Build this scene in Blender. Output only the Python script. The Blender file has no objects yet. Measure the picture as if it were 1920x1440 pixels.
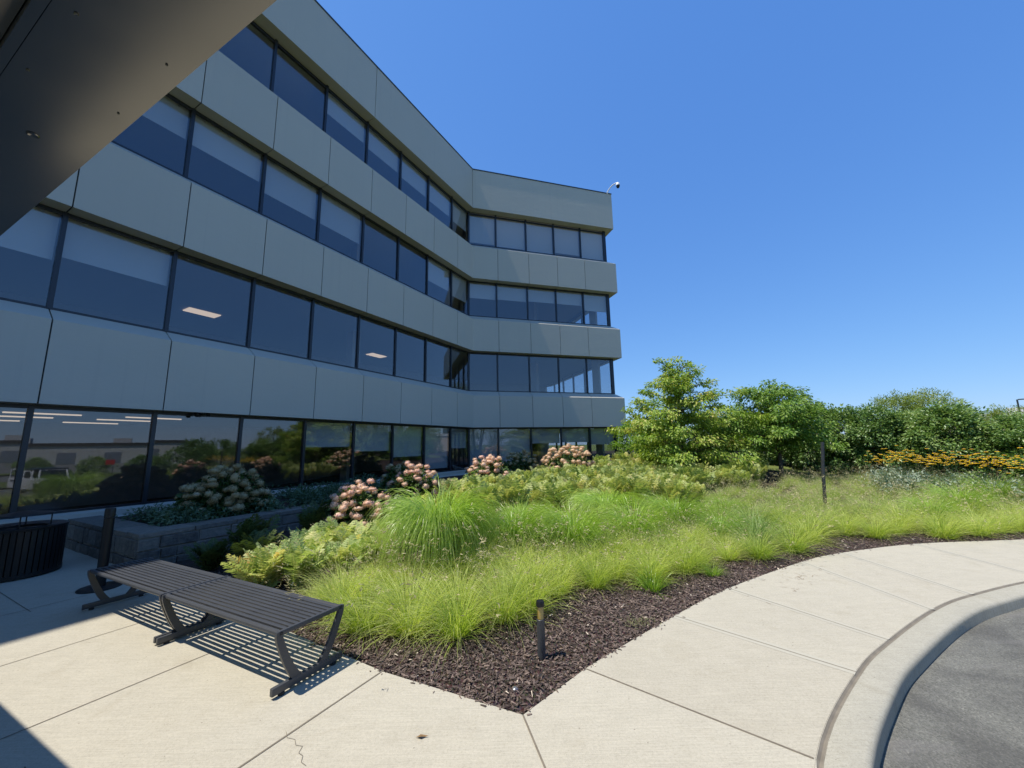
import bpy, bmesh, math, random
import numpy as np
from mathutils import Vector, Matrix

rng = np.random.default_rng(7)
random.seed(7)
SC = bpy.context.scene
COL = SC.collection
R = math.radians

# ------------------------------------------------------------------ helpers
def tag(o, label=None, cat=None, group=None, kind=None):
    if label: o['label'] = label
    if cat: o['category'] = cat
    if group: o['group'] = group
    if kind: o['kind'] = kind
    return o

def empty(name, loc, rz=0.0):
    o = bpy.data.objects.new(name, None)
    COL.objects.link(o)
    o.location = loc
    o.rotation_euler = (0, 0, rz)
    o.empty_display_size = 0.2
    return o

def np_mesh(name, V, T, mats, attrs=None, midx=None, smooth=False):
    """triangle (or quad) mesh from numpy arrays"""
    V = np.asarray(V, np.float32).reshape(-1, 3); T = np.asarray(T, np.int32)
    k = T.shape[1]
    me = bpy.data.meshes.new(name)
    me.vertices.add(len(V)); me.vertices.foreach_set('co', V.ravel())
    me.loops.add(T.size); me.loops.foreach_set('vertex_index', T.ravel())
    me.polygons.add(len(T))
    me.polygons.foreach_set('loop_start', np.arange(0, T.size, k, dtype=np.int32))
    me.polygons.foreach_set('loop_total', np.full(len(T), k, np.int32))
    if smooth: me.polygons.foreach_set('use_smooth', np.ones(len(T), bool))
    for m in (mats if isinstance(mats, (list, tuple)) else [mats]): me.materials.append(m)
    if midx is not None: me.polygons.foreach_set('material_index', np.asarray(midx, np.int32))
    for an, av in (attrs or {}).items():
        a = me.attributes.new(an, 'FLOAT', 'POINT'); a.data.foreach_set('value', np.asarray(av, np.float32))
    me.update(calc_edges=True)
    return me

def link(name, me, parent=None, loc=(0, 0, 0), rz=0.0, scale=None):
    o = bpy.data.objects.new(name, me)
    COL.objects.link(o)
    if parent is not None: o.parent = parent
    o.location = loc
    o.rotation_euler = (0, 0, rz)
    if scale is not None: o.scale = scale if hasattr(scale, '__len__') else (scale,) * 3
    return o

class MB:
    def __init__(s): s.v = []; s.f = []; s.m = []; s.a = []; s.cur = 0.5
    def add(s, verts, faces, m=0):
        b = len(s.v)
        s.v += [tuple(map(float, p)) for p in verts]
        s.a += [s.cur] * len(verts)
        for f in faces: s.f.append(tuple(i + b for i in f)); s.m.append(m)
    def box(s, c, size, m=0, rz=0.0, ax=None, bev=0.0):
        cx, cy, cz = c; hx, hy, hz = size[0] / 2, size[1] / 2, size[2] / 2
        if ax is None: ax = ((math.cos(rz), math.sin(rz), 0), (-math.sin(rz), math.cos(rz), 0), (0, 0, 1))
        A = np.array(ax, float)
        if bev > 0:
            b = bev
            bm = bmesh.new()
            bmesh.ops.create_cube(bm, size=1.0)
            for v in bm.verts: v.co = Vector((v.co.x * hx * 2, v.co.y * hy * 2, v.co.z * hz * 2))
            bmesh.ops.bevel(bm, geom=list(bm.edges), offset=b, segments=2, profile=0.6, affect='EDGES')
            bm.verts.index_update()
            P = np.array([v.co[:] for v in bm.verts]) @ A + np.array(c)
            F = [[v.index for v in f.verts] for f in bm.faces]
            bm.free(); s.add(P, F, m); return
        P = np.array([[x, y, z] for x in (-hx, hx) for y in (-hy, hy) for z in (-hz, hz)]) @ A + np.array(c)
        s.add(P, [(0, 1, 3, 2), (4, 6, 7, 5), (0, 4, 5, 1), (2, 3, 7, 6), (0, 2, 6, 4), (1, 5, 7, 3)], m)
    def prism(s, poly, z0, z1, m=0):
        n = len(poly)
        a = sum(poly[i][0] * poly[(i + 1) % n][1] - poly[(i + 1) % n][0] * poly[i][1] for i in range(n))
        if a < 0: poly = poly[::-1]
        s.add([(p[0], p[1], z0) for p in poly] + [(p[0], p[1], z1) for p in poly],
              [tuple(range(n))[::-1], tuple(range(n, 2 * n))] + [(i, (i + 1) % n, n + (i + 1) % n, n + i) for i in range(n)], m)
    def tube(s, pts, rad, n=8, m=0, cap=True):
        pts = [Vector(p) for p in pts]
        if not hasattr(rad, '__len__'): rad = [rad] * len(pts)
        rings = []; prev = None
        for i, p in enumerate(pts):
            d = (pts[min(i + 1, len(pts) - 1)] - pts[max(i - 1, 0)])
            if d.length < 1e-9: d = Vector((0, 0, 1))
            d.normalize()
            if prev is None:
                u = d.orthogonal().normalized()
            else:
                u = (prev - d * prev.dot(d))
                u = u.normalized() if u.length > 1e-6 else d.orthogonal().normalized()
            prev = u; w = d.cross(u)
            rings.append([p + (u * math.cos(2 * math.pi * k / n) + w * math.sin(2 * math.pi * k / n)) * rad[i] for k in range(n)])
        V = [q for r_ in rings for q in r_]
        F = [(i * n + k, i * n + (k + 1) % n, (i + 1) * n + (k + 1) % n, (i + 1) * n + k) for i in range(len(pts) - 1) for k in range(n)]
        if cap: F += [tuple(range(n))[::-1], tuple(range((len(pts) - 1) * n, len(pts) * n))]
        s.add(V, F, m)
    def lathe(s, prof, c=(0, 0, 0), n=32, m=0):
        V = []; F = []
        for (r_, z) in prof:
            for k in range(n):
                a = 2 * math.pi * k / n; V.append((c[0] + r_ * math.cos(a), c[1] + r_ * math.sin(a), c[2] + z))
        for i in range(len(prof) - 1):
            for k in range(n):
                F.append((i * n + k, i * n + (k + 1) % n, (i + 1) * n + (k + 1) % n, (i + 1) * n + k))
        if prof[0][0] > 1e-4: F.append(tuple(range(n))[::-1])
        if prof[-1][0] > 1e-4: F.append(tuple(range((len(prof) - 1) * n, len(prof) * n)))
        s.add(V, F, m)
    def mesh(s, name, mats, smooth=False, off=(0, 0, 0)):
        me = bpy.data.meshes.new(name)
        o = off
        me.from_pydata([(x - o[0], y - o[1], z - o[2]) for x, y, z in s.v], [], s.f)
        for mt in (mats if isinstance(mats, (list, tuple)) else [mats]): me.materials.append(mt)
        me.polygons.foreach_set('material_index', s.m)
        if smooth:
            me.polygons.foreach_set('use_smooth', [True] * len(s.f))
        a = me.attributes.new('var', 'FLOAT', 'POINT'); a.data.foreach_set('value', s.a)
        me.update(calc_edges=True)
        if smooth:
            try: me.set_sharp_from_angle(angle=R(35))
            except Exception: pass
        return me
    def build(s, name, mats, parent=None, smooth=False, world=True, loc=(0, 0, 0)):
        off = tuple(parent.matrix_basis.translation) if (parent is not None and world and parent.rotation_euler.z == 0) else (0, 0, 0)
        if parent is not None and world and parent.parent is not None:
            off = tuple(np.array(off) + np.array(parent.parent.matrix_basis.translation))
        return link(name, s.mesh(name, mats, smooth, off), parent, loc)

def place(name, mb, mats, label, cat, loc, smooth=False, group=None, kind=None, rz=0):
    """one-mesh thing with its origin at its base, mesh given in local coordinates"""
    o = link(name, mb.mesh(name, mats, smooth), None, loc, rz)
    return tag(o, label, cat, group, kind)

def catmull(P, sub=8):
    P = [np.array(p, float) for p in P]; out = []
    for i in range(len(P) - 1):
        p0 = P[max(i - 1, 0)]; p1 = P[i]; p2 = P[i + 1]; p3 = P[min(i + 2, len(P) - 1)]
        for k in range(sub):
            t = k / sub
            out.append(0.5 * ((2 * p1) + (-p0 + p2) * t + (2 * p0 - 5 * p1 + 4 * p2 - p3) * t * t + (-p0 + 3 * p1 - 3 * p2 + p3) * t ** 3))
    out.append(P[-1]); return out

# ------------------------------------------------------------------ materials
class NT:
    def __init__(s, name):
        s.mat = bpy.data.materials.new(name); s.mat.use_nodes = True
        s.t = s.mat.node_tree; s.t.nodes.clear()
        s.out = s.t.nodes.new('ShaderNodeOutputMaterial')
    def n(s, typ, **kw):
        nd = s.t.nodes.new(typ)
        for k, v in kw.items(): setattr(nd, k, v)
        return nd
    def l(s, a, b): s.t.links.new(a, b)
    def coords(s, scale=(1, 1, 1), rot=(0, 0, 0), kind='Object'):
        tc = s.n('ShaderNodeTexCoord'); mp = s.n('ShaderNodeMapping')
        mp.inputs['Scale'].default_value = scale; mp.inputs['Rotation'].default_value = rot
        s.l(tc.outputs[kind], mp.inputs['Vector']); return mp.outputs['Vector']
    def noise(s, vec, scale=5, detail=6, rough=0.55, dist=0.0):
        nd = s.n('ShaderNodeTexNoise'); nd.inputs['Scale'].default_value = scale
        nd.inputs['Detail'].default_value = detail; nd.inputs['Roughness'].default_value = rough
        nd.inputs['Distortion'].default_value = dist
        if vec is not None: s.l(vec, nd.inputs['Vector'])
        return nd.outputs['Fac']
    def ramp(s, fac, stops):
        nd = s.n('ShaderNodeValToRGB'); cr = nd.color_ramp
        while len(cr.elements) < len(stops): cr.elements.new(0.5)
        for e, (p, c) in zip(cr.elements, stops): e.position = p; e.color = (*c, 1) if len(c) == 3 else c
        s.l(fac, nd.inputs['Fac']); return nd.outputs['Color']
    def mix(s, fac, a, b, typ='MIX'):
        nd = s.n('ShaderNodeMix', data_type='RGBA', blend_type=typ)
        for sock, v in ((nd.inputs[0], fac), (nd.inputs[6], a), (nd.inputs[7], b)):
            if hasattr(v, 'links'): s.l(v, sock)
            elif hasattr(v, '__len__'): sock.default_value = (*v, 1) if len(v) == 3 else v
            else: sock.default_value = v
        return nd.outputs[2]
    def math(s, op, a, b=None):
        nd = s.n('ShaderNodeMath', operation=op)
        for sock, v in ((nd.inputs[0], a), (nd.inputs[1], b)):
            if v is None: continue
            if hasattr(v, 'links'): s.l(v, sock)
            else: sock.default_value = v
        return nd.outputs[0]
    def attr(s, name):
        nd = s.n('ShaderNodeAttribute', attribute_name=name); return nd.outputs['Fac']
    def rand(s):
        return s.n('ShaderNodeObjectInfo').outputs['Random']
    def bump(s, h, strength=0.3, dist=0.01, normal=None):
        nd = s.n('ShaderNodeBump'); nd.inputs['Strength'].default_value = strength; nd.inputs['Distance'].default_value = dist
        s.l(h, nd.inputs['Height'])
        if normal is not None: s.l(normal, nd.inputs['Normal'])
        return nd.outputs['Normal']
    def principled(s, col, rough=0.5, metal=0.0, spec=0.5, normal=None, coat=0.0):
        p = s.n('ShaderNodeBsdfPrincipled')
        for key, v in (('Base Color', col), ('Roughness', rough), ('Metallic', metal), ('Specular IOR Level', spec)):
            if hasattr(v, 'links'): s.l(v, p.inputs[key])
            elif hasattr(v, '__len__'): p.inputs[key].default_value = (*v, 1) if len(v) == 3 else v
            else: p.inputs[key].default_value = v
        if normal is not None: s.l(normal, p.inputs['Normal'])
        if coat: p.inputs['Coat Weight'].default_value = coat
        return p.outputs[0]
    def done(s, shader):
        s.l(shader, s.out.inputs['Surface']); return s.mat

def m_plain(name, col, rough=0.5, metal=0.0, spec=0.5, var=0.12, nscale=6, bump=0.0, bscale=60):
    t = NT(name); v = t.coords()
    f = t.noise(v, nscale, 5)
    c = t.mix(f, tuple(x * (1 - var) for x in col), tuple(min(1, x * (1 + var)) for x in col))
    nm = t.bump(t.noise(v, bscale, 4), bump, 0.003) if bump else None
    r2 = t.math('MULTIPLY_ADD', f, 0.15); 
    r2.node.inputs[2].default_value = rough - 0.07
    return t.done(t.principled(c, r2, metal, spec, nm))

def m_leaf(name, stops, trans=0.35, rough=0.5, tip=None, objvar=0.25, spec=0.35):
    """foliage: colour by per-leaf random 'var' and per-plant random"""
    t = NT(name)
    f = t.attr('var')
    f2 = t.math('ADD', t.math('MULTIPLY', f, 1 - objvar), t.math('MULTIPLY', t.rand(), objvar))
    c = t.ramp(f2, stops)
    if tip is not None:
        c = t.mix(t.math('POWER', t.attr('tip'), tip[1]), c, tip[0])
    b = t.principled(c, rough, 0, spec)
    tr = t.n('ShaderNodeBsdfTranslucent')
    c2 = t.mix(1.0, c, (1.2, 1.2, 0.7), 'MULTIPLY')
    t.l(c2, tr.inputs['Color'])
    mx = t.n('ShaderNodeMixShader'); mx.inputs[0].default_value = trans
    t.l(b, mx.inputs[1]); t.l(tr.outputs[0], mx.inputs[2])
    return t.done(mx.outputs[0])

def m_concrete(name, base=(0.45, 0.418, 0.335), dark=0.90, ang=0.0):
    t = NT(name); v = t.coords()
    big = t.noise(v, 0.9, 5, 0.6, 0.6); mid = t.noise(v, 7, 6, 0.65); fine = t.noise(v, 160, 3, 0.7)
    br = t.noise(t.coords((3.0, 160, 1), (0, 0, ang)), 1.0, 4, 0.6)
    stre = t.noise(t.coords((0.7, 7, 1), (0, 0, ang)), 1.0, 5, 0.6)
    c = t.ramp(big, [(0.3, tuple(x * dark for x in base)), (0.5, base), (0.72, tuple(min(1, x * 1.05) for x in base))])
    c = t.mix(t.math('MULTIPLY', stre, 0.40), c, tuple(x * 0.80 for x in base))
    c = t.mix(t.math('MULTIPLY', t.math('SUBTRACT', 1.0, t.attr('var')), 0.55), c, tuple(x * y for x, y in zip(base, (0.72, 0.69, 0.66))))
    c = t.mix(0.16, c, t.ramp(mid, [(0.35, (0.30, 0.28, 0.24)), (0.62, (0.62, 0.58, 0.5))]))
    gr = t.noise(v, 55, 5, 0.75)
    c = t.mix(0.35, c, t.ramp(gr, [(0.36, tuple(x * 0.62 for x in base)), (0.5, base), (0.66, tuple(min(1, x * 1.3) for x in base))]))
    c = t.mix(0.22, c, t.ramp(br, [(0.4, tuple(x * 0.7 for x in base)), (0.6, tuple(min(1, x * 1.2) for x in base))]))
    sta = t.noise(v, 2.3, 6, 0.62, 0.8)
    c = t.mix(t.ramp(sta, [(0.56, (0, 0, 0)), (0.72, (0.30, 0.30, 0.30))]), c, tuple(x * y for x, y in zip(base, (0.66, 0.62, 0.55))))
    sp = t.ramp(fine, [(0.30, (0.55, 0.53, 0.5)), (0.42, (1, 1, 1)), (0.66, (1, 1, 1)), (0.75, (1.15, 1.13, 1.1))])
    c = t.mix(1.0, c, sp, 'MULTIPLY')
    vo = t.n('ShaderNodeTexVoronoi'); vo.inputs['Scale'].default_value = 9; t.l(v, vo.inputs['Vector'])
    spot = t.math('LESS_THAN', vo.outputs['Distance'], 0.045)
    c = t.mix(t.math('MULTIPLY', spot, 0.55), c, (0.12, 0.10, 0.08))
    h = t.math('ADD', t.math('MULTIPLY', br, 1.0), t.math('MULTIPLY', fine, 0.8))
    return t.done(t.principled(c, 0.85, 0, 0.25, t.bump(h, 0.5, 0.005)))

M = {}
M['patio'] = m_concrete('patio_concrete', ang=R(-61))
M['walk'] = m_concrete('sidewalk_concrete', (0.44, 0.408, 0.325), 0.9, ang=R(30))
M['edging'] = m_plain('tooled_edge', (0.415, 0.39, 0.315), 0.8, var=0.1, nscale=40)
M['curb'] = m_concrete('curb_concrete', (0.39, 0.37, 0.30), 0.7, R(40))
M['joint'] = m_plain('joint_dark', (0.17, 0.145, 0.11), 0.95, var=0.5, nscale=20)  # dark tone of the paving joints and the crack
M['sealant'] = m_plain('joint_sealant', (0.20, 0.175, 0.135), 0.9, var=0.45, nscale=9)

def m_asphalt():
    t = NT('asphalt'); v = t.coords()
    f = t.noise(v, 130, 4, 0.8); g = t.noise(v, 1.3, 6, 0.65, 0.4); s2 = t.noise(t.coords((0.5, 3, 1), (0, 0, 0.6)), 1.2, 5)
    vo = t.n('ShaderNodeTexVoronoi'); vo.inputs['Scale'].default_value = 95; t.l(v, vo.inputs['Vector'])
    c = t.ramp(vo.outputs['Color'], [(0.0, (0.068, 0.069, 0.059)), (0.55, (0.175, 0.174, 0.152)), (0.9, (0.28, 0.275, 0.24)), (1.0, (0.42, 0.40, 0.34))])
    c = t.mix(0.45, c, t.ramp(f, [(0.35, (0.055, 0.056, 0.048)), (0.65, (0.32, 0.315, 0.27))]))
    c = t.mix(t.ramp(g, [(0.42, (0, 0, 0)), (0.62, (0.5, 0.5, 0.5))]), c, (0.055, 0.053, 0.052))
    c = t.mix(t.ramp(s2, [(0.6, (0, 0, 0)), (0.72, (0.5, 0.5, 0.5))]), c, (0.20, 0.19, 0.18))
    return t.done(t.principled(c, 0.85, 0, 0.3, t.bump(t.math('ADD', f, vo.outputs['Distance']), 0.8, 0.008)))
M['asphalt'] = m_asphalt()

def m_mulch():
    t = NT('bark_mulch'); v = t.coords()
    a = t.noise(v, 45, 6, 0.7); b = t.noise(v, 2.0, 4)
    vo = t.n('ShaderNodeTexVoronoi'); vo.inputs['Scale'].default_value = 38; vo.inputs['Randomness'].default_value = 1
    t.l(t.coords((1.8, 1, 1), (0, 0, 0.4)), vo.inputs['Vector'])
    c = t.ramp(a, [(0.3, (0.018, 0.012, 0.010)), (0.55, (0.060, 0.041, 0.035)), (0.75, (0.115, 0.083, 0.070))])
    c = t.mix(0.4, c, t.mix(1.0, vo.outputs['Color'], (0.11, 0.08, 0.07), 'MULTIPLY'))
    c = t.mix(t.math('MULTIPLY', b, 0.4), c, (0.075, 0.055, 0.045))
    return t.done(t.principled(c, 0.9, 0, 0.2, t.bump(t.math('ADD', a, vo.outputs['Distance']), 0.9, 0.02)))
M['mulch'] = m_mulch()
M['chip'] = m_leaf('bark_chip', [(0.0, (0.022, 0.014, 0.012)), (0.4, (0.090, 0.066, 0.055)), (0.8, (0.20, 0.15, 0.125)), (0.94, (0.28, 0.21, 0.17)), (1.0, (0.60, 0.52, 0.42))], 0.0, 0.85, objvar=0.0)
M['soil'] = m_plain('planter_soil', (0.035, 0.026, 0.02), 0.95, var=0.5, nscale=30, bump=0.9, bscale=25)

def m_lawn():
    t = NT('lawn_turf'); v = t.coords()
    a = t.noise(v, 12, 6, 0.7); b = t.noise(v, 0.35, 4)
    c = t.ramp(a, [(0.3, (0.07, 0.10, 0.025)), (0.6, (0.16, 0.17, 0.055)), (0.8, (0.26, 0.235, 0.11))])
    c = t.mix(b, c, (0.11, 0.15, 0.035))
    return t.done(t.principled(c, 0.9, 0, 0.2, t.bump(a, 0.8, 0.03)))
M['lawn'] = m_lawn()

def m_panel():
    t = NT('painted_panel'); v = t.coords()
    a = t.noise(t.coords((1, 1, 1.0)), 0.6, 4, 0.6); f = t.noise(v, 220, 3, 0.7)
    w = t.noise(t.coords((0.8, 0.8, 1.5)), 1.7, 5, 0.62, 1.6)
    st = t.noise(t.coords((9, 9, 0.18)), 1.0, 5, 0.65)
    c = t.mix(a, (0.475, 0.452, 0.388), (0.525, 0.50, 0.43))
    c = t.mix(t.ramp(st, [(0.55, (0, 0, 0)), (0.8, (0.50, 0.50, 0.50))]), c, (0.43, 0.41, 0.36))
    c = t.mix(t.math('MULTIPLY', t.attr('var'), 0.30), c, (0.42, 0.40, 0.35))
    nm = t.bump(w, 0.5, 0.011)
    nm = t.bump(f, 0.14, 0.002, nm)
    return t.done(t.principled(c, 0.52, 0.0, 0.42, nm))
M['panel'] = m_panel()
M['gap'] = m_plain('panel_gap', (0.03, 0.032, 0.035), 0.8)
M['mullion'] = m_plain('dark_anodised_metal', (0.035, 0.040, 0.050), 0.35, 0.5, 0.5)
M['coping'] = m_plain('dark_coping', (0.05, 0.06, 0.07), 0.4, 0.4)

def m_glass(name, tint, boost):
    t = NT(name)
    fr = t.n('ShaderNodeFresnel')
    bf = t.n('ShaderNodeNewGeometry').outputs['Backfacing']
    io = t.math('MULTIPLY_ADD', bf, 1 / 1.52 - 1.52); io.node.inputs[2].default_value = 1.52; t.l(io, fr.inputs['IOR'])
    k = t.math('MULTIPLY_ADD', fr.outputs[0], 1.0); k.node.inputs[2].default_value = boost
    k = t.math('MINIMUM', k, 1.0)
    tr = t.n('ShaderNodeBsdfTransparent'); tr.inputs['Color'].default_value = (*tint, 1)
    gl = t.n('ShaderNodeBsdfGlossy'); gl.inputs['Roughness'].default_value = 0.0; gl.inputs['Color'].default_value = (0.93, 0.95, 1.0, 1)
    mx = t.n('ShaderNodeMixShader'); t.l(k, mx.inputs[0]); t.l(tr.outputs[0], mx.inputs[1]); t.l(gl.outputs[0], mx.inputs[2])
    return t.done(mx.outputs[0])
M['glass'] = m_glass('tinted_glass', (0.86, 0.88, 0.90), 0.035)
M['lens'] = m_glass('clear_lens', (0.85, 0.8, 0.6), 0.02)
M['car_glass'] = m_plain('car_glass', (0.015, 0.018, 0.02), 0.05, 0, 0.6)

def m_blind():
    t = NT('roller_blind'); v = t.coords((1, 1, 1))
    f = t.noise(v, 90, 3)
    c = t.mix(f, (0.60, 0.59, 0.55), (0.70, 0.69, 0.64))
    c = t.mix(t.math('MULTIPLY', t.rand(), 0.35), c, (0.40, 0.39, 0.36))
    b = t.principled(c, 0.9, 0, 0.1)
    return t.done(b)
M['blind'] = m_blind()
M['room_wall'] = m_plain('room_wall', (0.30, 0.31, 0.33), 0.9)
M['room_ceiling'] = m_plain('room_ceiling', (0.52, 0.52, 0.51), 0.9, var=0.04)
M['room_floor'] = m_plain('room_carpet', (0.07, 0.075, 0.085), 0.95)
def m_emit(name, col, st):
    t = NT(name); e = t.n('ShaderNodeEmission'); e.inputs[0].default_value = (*col, 1); e.inputs[1].default_value = st
    return t.done(e.outputs[0])
M['lamp'] = m_emit('lit_ceiling_lamp', (1.0, 0.76, 0.54), 0.46)
M['bench'] = m_plain('charcoal_powder_coat', (0.058, 0.062, 0.070), 0.40, 0.1, 0.5, var=0.10, bump=0.12, bscale=350)
M['black'] = m_plain('black_powder_coat', (0.008, 0.008, 0.009), 0.4, 0.1, 0.5, bump=0.1, bscale=300)
M['canopy'] = m_plain('dark_bronze_panel', (0.215, 0.21, 0.195), 0.2, 0.95, 0.5, var=0.06, nscale=3)
M['beige'] = m_plain('beige_plaster', (0.35, 0.31, 0.26), 0.85, var=0.15)
M['white'] = m_plain('white_paint', (0.78, 0.78, 0.78), 0.35, var=0.03)
M['carwhite'] = m_plain('car_paint', (0.74, 0.75, 0.76), 0.25, 0, 0.6, var=0.02)
M['silver'] = m_plain('rim_metal', (0.4, 0.4, 0.42), 0.35, 0.8)
M['rubber'] = m_plain('rubber', (0.02, 0.02, 0.02), 0.85)
M['lampcore'] = m_plain('amber_core', (0.55, 0.45, 0.2), 0.5)
M['red'] = m_plain('red_paint', (0.45, 0.03, 0.025), 0.5)
M['steel'] = m_plain('weathered_steel', (0.055, 0.06, 0.065), 0.45, 0.5, var=0.4, nscale=20)
M['wareh'] = m_plain('warehouse_wall', (0.50, 0.50, 0.49), 0.8, var=0.06, nscale=0.4)
M['wareh_dark'] = m_plain('warehouse_roof_band', (0.06, 0.06, 0.065), 0.8)
M['tanwall'] = m_plain('tan_wall', (0.55, 0.45, 0.36), 0.85, var=0.06, nscale=0.5)
M['bark'] = m_plain('tree_bark', (0.085, 0.070, 0.058), 0.9, var=0.5, nscale=14, bump=0.8, bscale=30)
M['brownleaf'] = m_plain('dry_leaf', (0.20, 0.12, 0.05), 0.8, var=0.3, nscale=60)

def m_stone():
    t = NT('field_stone'); v = t.coords()
    a = t.noise(v, 14, 6, 0.65); b = t.noise(v, 70, 4, 0.7); ly = t.noise(t.coords((2, 2, 22)), 2.0, 5, 0.6, 0.8)
    c = t.ramp(t.attr('var'), [(0.0, (0.055, 0.052, 0.047)), (0.35, (0.15, 0.135, 0.115)), (0.7, (0.23, 0.207, 0.172)), (1.0, (0.36, 0.32, 0.27))])
    c = t.mix(0.45, c, t.ramp(a, [(0.3, (0.04, 0.039, 0.037)), (0.7, (0.33, 0.30, 0.25))]))
    c = t.mix(t.math('MULTIPLY', ly, 0.35), c, (0.09, 0.085, 0.08))
    return t.done(t.principled(c, 0.85, 0, 0.3, t.bump(t.math('ADD', t.math('ADD', a, ly), t.math('MULTIPLY', b, 0.5)), 0.7, 0.02)))
M['stone'] = m_stone()
M['mortar'] = m_plain('mortar', (0.34, 0.32, 0.28), 0.95, var=0.25, nscale=30, bump=0.5)

# foliage
M['g_lime'] = m_leaf('fine_grass', [(0, (0.159, 0.282, 0.031)), (0.5, (0.455, 0.589, 0.092)), (0.85, (0.688, 0.750, 0.209)), (1, (0.806, 0.806, 0.492))], 0.48, 0.45, ((0.56, 0.58, 0.24), 2.6))
M['g_big'] = m_leaf('fountain_grass', [(0, (0.073, 0.195, 0.017)), (0.5, (0.293, 0.488, 0.051)), (0.85, (0.464, 0.634, 0.122)), (1, (0.683, 0.756, 0.317))], 0.40, 0.32, ((0.40, 0.50, 0.11), 2.5), spec=0.5)
M['g_mead'] = m_leaf('meadow_grass', [(0, (0.171, 0.305, 0.049)), (0.5, (0.378, 0.537, 0.110)), (1, (0.634, 0.683, 0.244))], 0.46, 0.5, ((0.50, 0.52, 0.22), 2.0), objvar=0.3)
M['g_blue'] = m_leaf('bluish_grass', [(0, (0.132, 0.228, 0.060)), (0.5, (0.264, 0.396, 0.108)), (1, (0.432, 0.528, 0.204))], 0.35, 0.45)
M['seed'] = m_leaf('seed_head', [(0, (0.36, 0.31, 0.17)), (0.6, (0.52, 0.46, 0.27)), (1, (0.68, 0.60, 0.40))], 0.3, 0.7)
M['fern'] = m_leaf('fern_frond', [(0, (0.146, 0.258, 0.056)), (0.35, (0.358, 0.470, 0.146)), (0.7, (0.560, 0.616, 0.258)), (0.96, (0.784, 0.717, 0.336)), (1, (0.694, 0.448, 0.157))], 0.40, 0.5, objvar=0.25)
M['fernback'] = m_leaf('fern_frond_tan', [(0, (0.184, 0.276, 0.063)), (0.4, (0.380, 0.460, 0.138)), (0.8, (0.552, 0.564, 0.218)), (1, (0.667, 0.529, 0.253))], 0.40, 0.5, objvar=0.35)
M['ferndark'] = m_leaf('fern_frond_shaded', [(0, (0.035, 0.065, 0.02)), (0.5, (0.07, 0.11, 0.03)), (1, (0.13, 0.15, 0.05))], 0.3, 0.5)  # building shade put into the frond colour, darker than the sunlit ferns
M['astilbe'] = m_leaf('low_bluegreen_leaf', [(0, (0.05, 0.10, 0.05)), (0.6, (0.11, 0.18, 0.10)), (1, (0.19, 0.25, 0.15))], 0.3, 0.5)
M['hydleaf'] = m_leaf('hydrangea_leaf', [(0, (0.03, 0.07, 0.015)), (0.6, (0.07, 0.13, 0.03)), (1, (0.14, 0.19, 0.05))], 0.3, 0.45)
M['pink'] = m_leaf('pink_floret', [(0, (0.72, 0.42, 0.33)), (0.35, (0.84, 0.57, 0.43)), (0.7, (0.88, 0.66, 0.48)), (1, (0.86, 0.44, 0.54))], 0.22, 0.6, objvar=0.62)
M['peach'] = m_leaf('peach_floret', [(0, (0.68, 0.46, 0.30)), (0.5, (0.82, 0.60, 0.41)), (1, (0.86, 0.64, 0.48))], 0.22, 0.6, objvar=0.6)
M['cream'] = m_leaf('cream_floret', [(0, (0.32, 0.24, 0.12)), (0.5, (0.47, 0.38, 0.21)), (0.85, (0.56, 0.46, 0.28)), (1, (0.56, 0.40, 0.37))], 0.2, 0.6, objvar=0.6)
M['dogwood'] = m_leaf('dogwood_leaf', [(0, (0.120, 0.233, 0.025)), (0.45, (0.252, 0.378, 0.050)), (0.8, (0.428, 0.504, 0.094)), (1, (0.630, 0.529, 0.202))], 0.38, 0.42, objvar=0.12)
M['dogwood_dk'] = m_leaf('dogwood_leaf_green', [(0, (0.090, 0.194, 0.026)), (0.5, (0.194, 0.323, 0.049)), (0.9, (0.335, 0.439, 0.096)), (1, (0.490, 0.477, 0.181))], 0.35, 0.42, objvar=0.12)
M['hedge'] = m_leaf('hedge_leaf', [(0, (0.068, 0.149, 0.038)), (0.5, (0.182, 0.297, 0.081)), (1, (0.446, 0.540, 0.230))], 0.28, 0.38, objvar=0.35, spec=0.5)
M['bright'] = m_leaf('bright_leaf', [(0, (0.078, 0.182, 0.016)), (0.6, (0.169, 0.325, 0.033)), (1, (0.286, 0.429, 0.065))], 0.4, 0.42)
M['willow'] = m_leaf('willow_leaf', [(0, (0.13, 0.20, 0.035)), (0.6, (0.24, 0.31, 0.07)), (1, (0.34, 0.38, 0.11))], 0.35, 0.5)
M['silverleaf'] = m_leaf('silvery_leaf', [(0, (0.14, 0.21, 0.13)), (0.5, (0.28, 0.36, 0.25)), (1, (0.52, 0.58, 0.48))], 0.25, 0.6)
M['stemgreen'] = m_leaf('stem_green', [(0, (0.09, 0.16, 0.07)), (0.6, (0.17, 0.26, 0.12)), (1, (0.30, 0.38, 0.20))], 0.3, 0.6)
M['yellow'] = m_leaf('yellow_petal', [(0, (0.84, 0.50, 0.01)), (0.6, (0.92, 0.66, 0.02)), (1, (0.94, 0.76, 0.06))], 0.25, 0.55)
M['weed'] = m_leaf('weed_leaf', [(0, (0.10, 0.12, 0.05)), (1, (0.26, 0.25, 0.12))], 0.3, 0.6)

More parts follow.
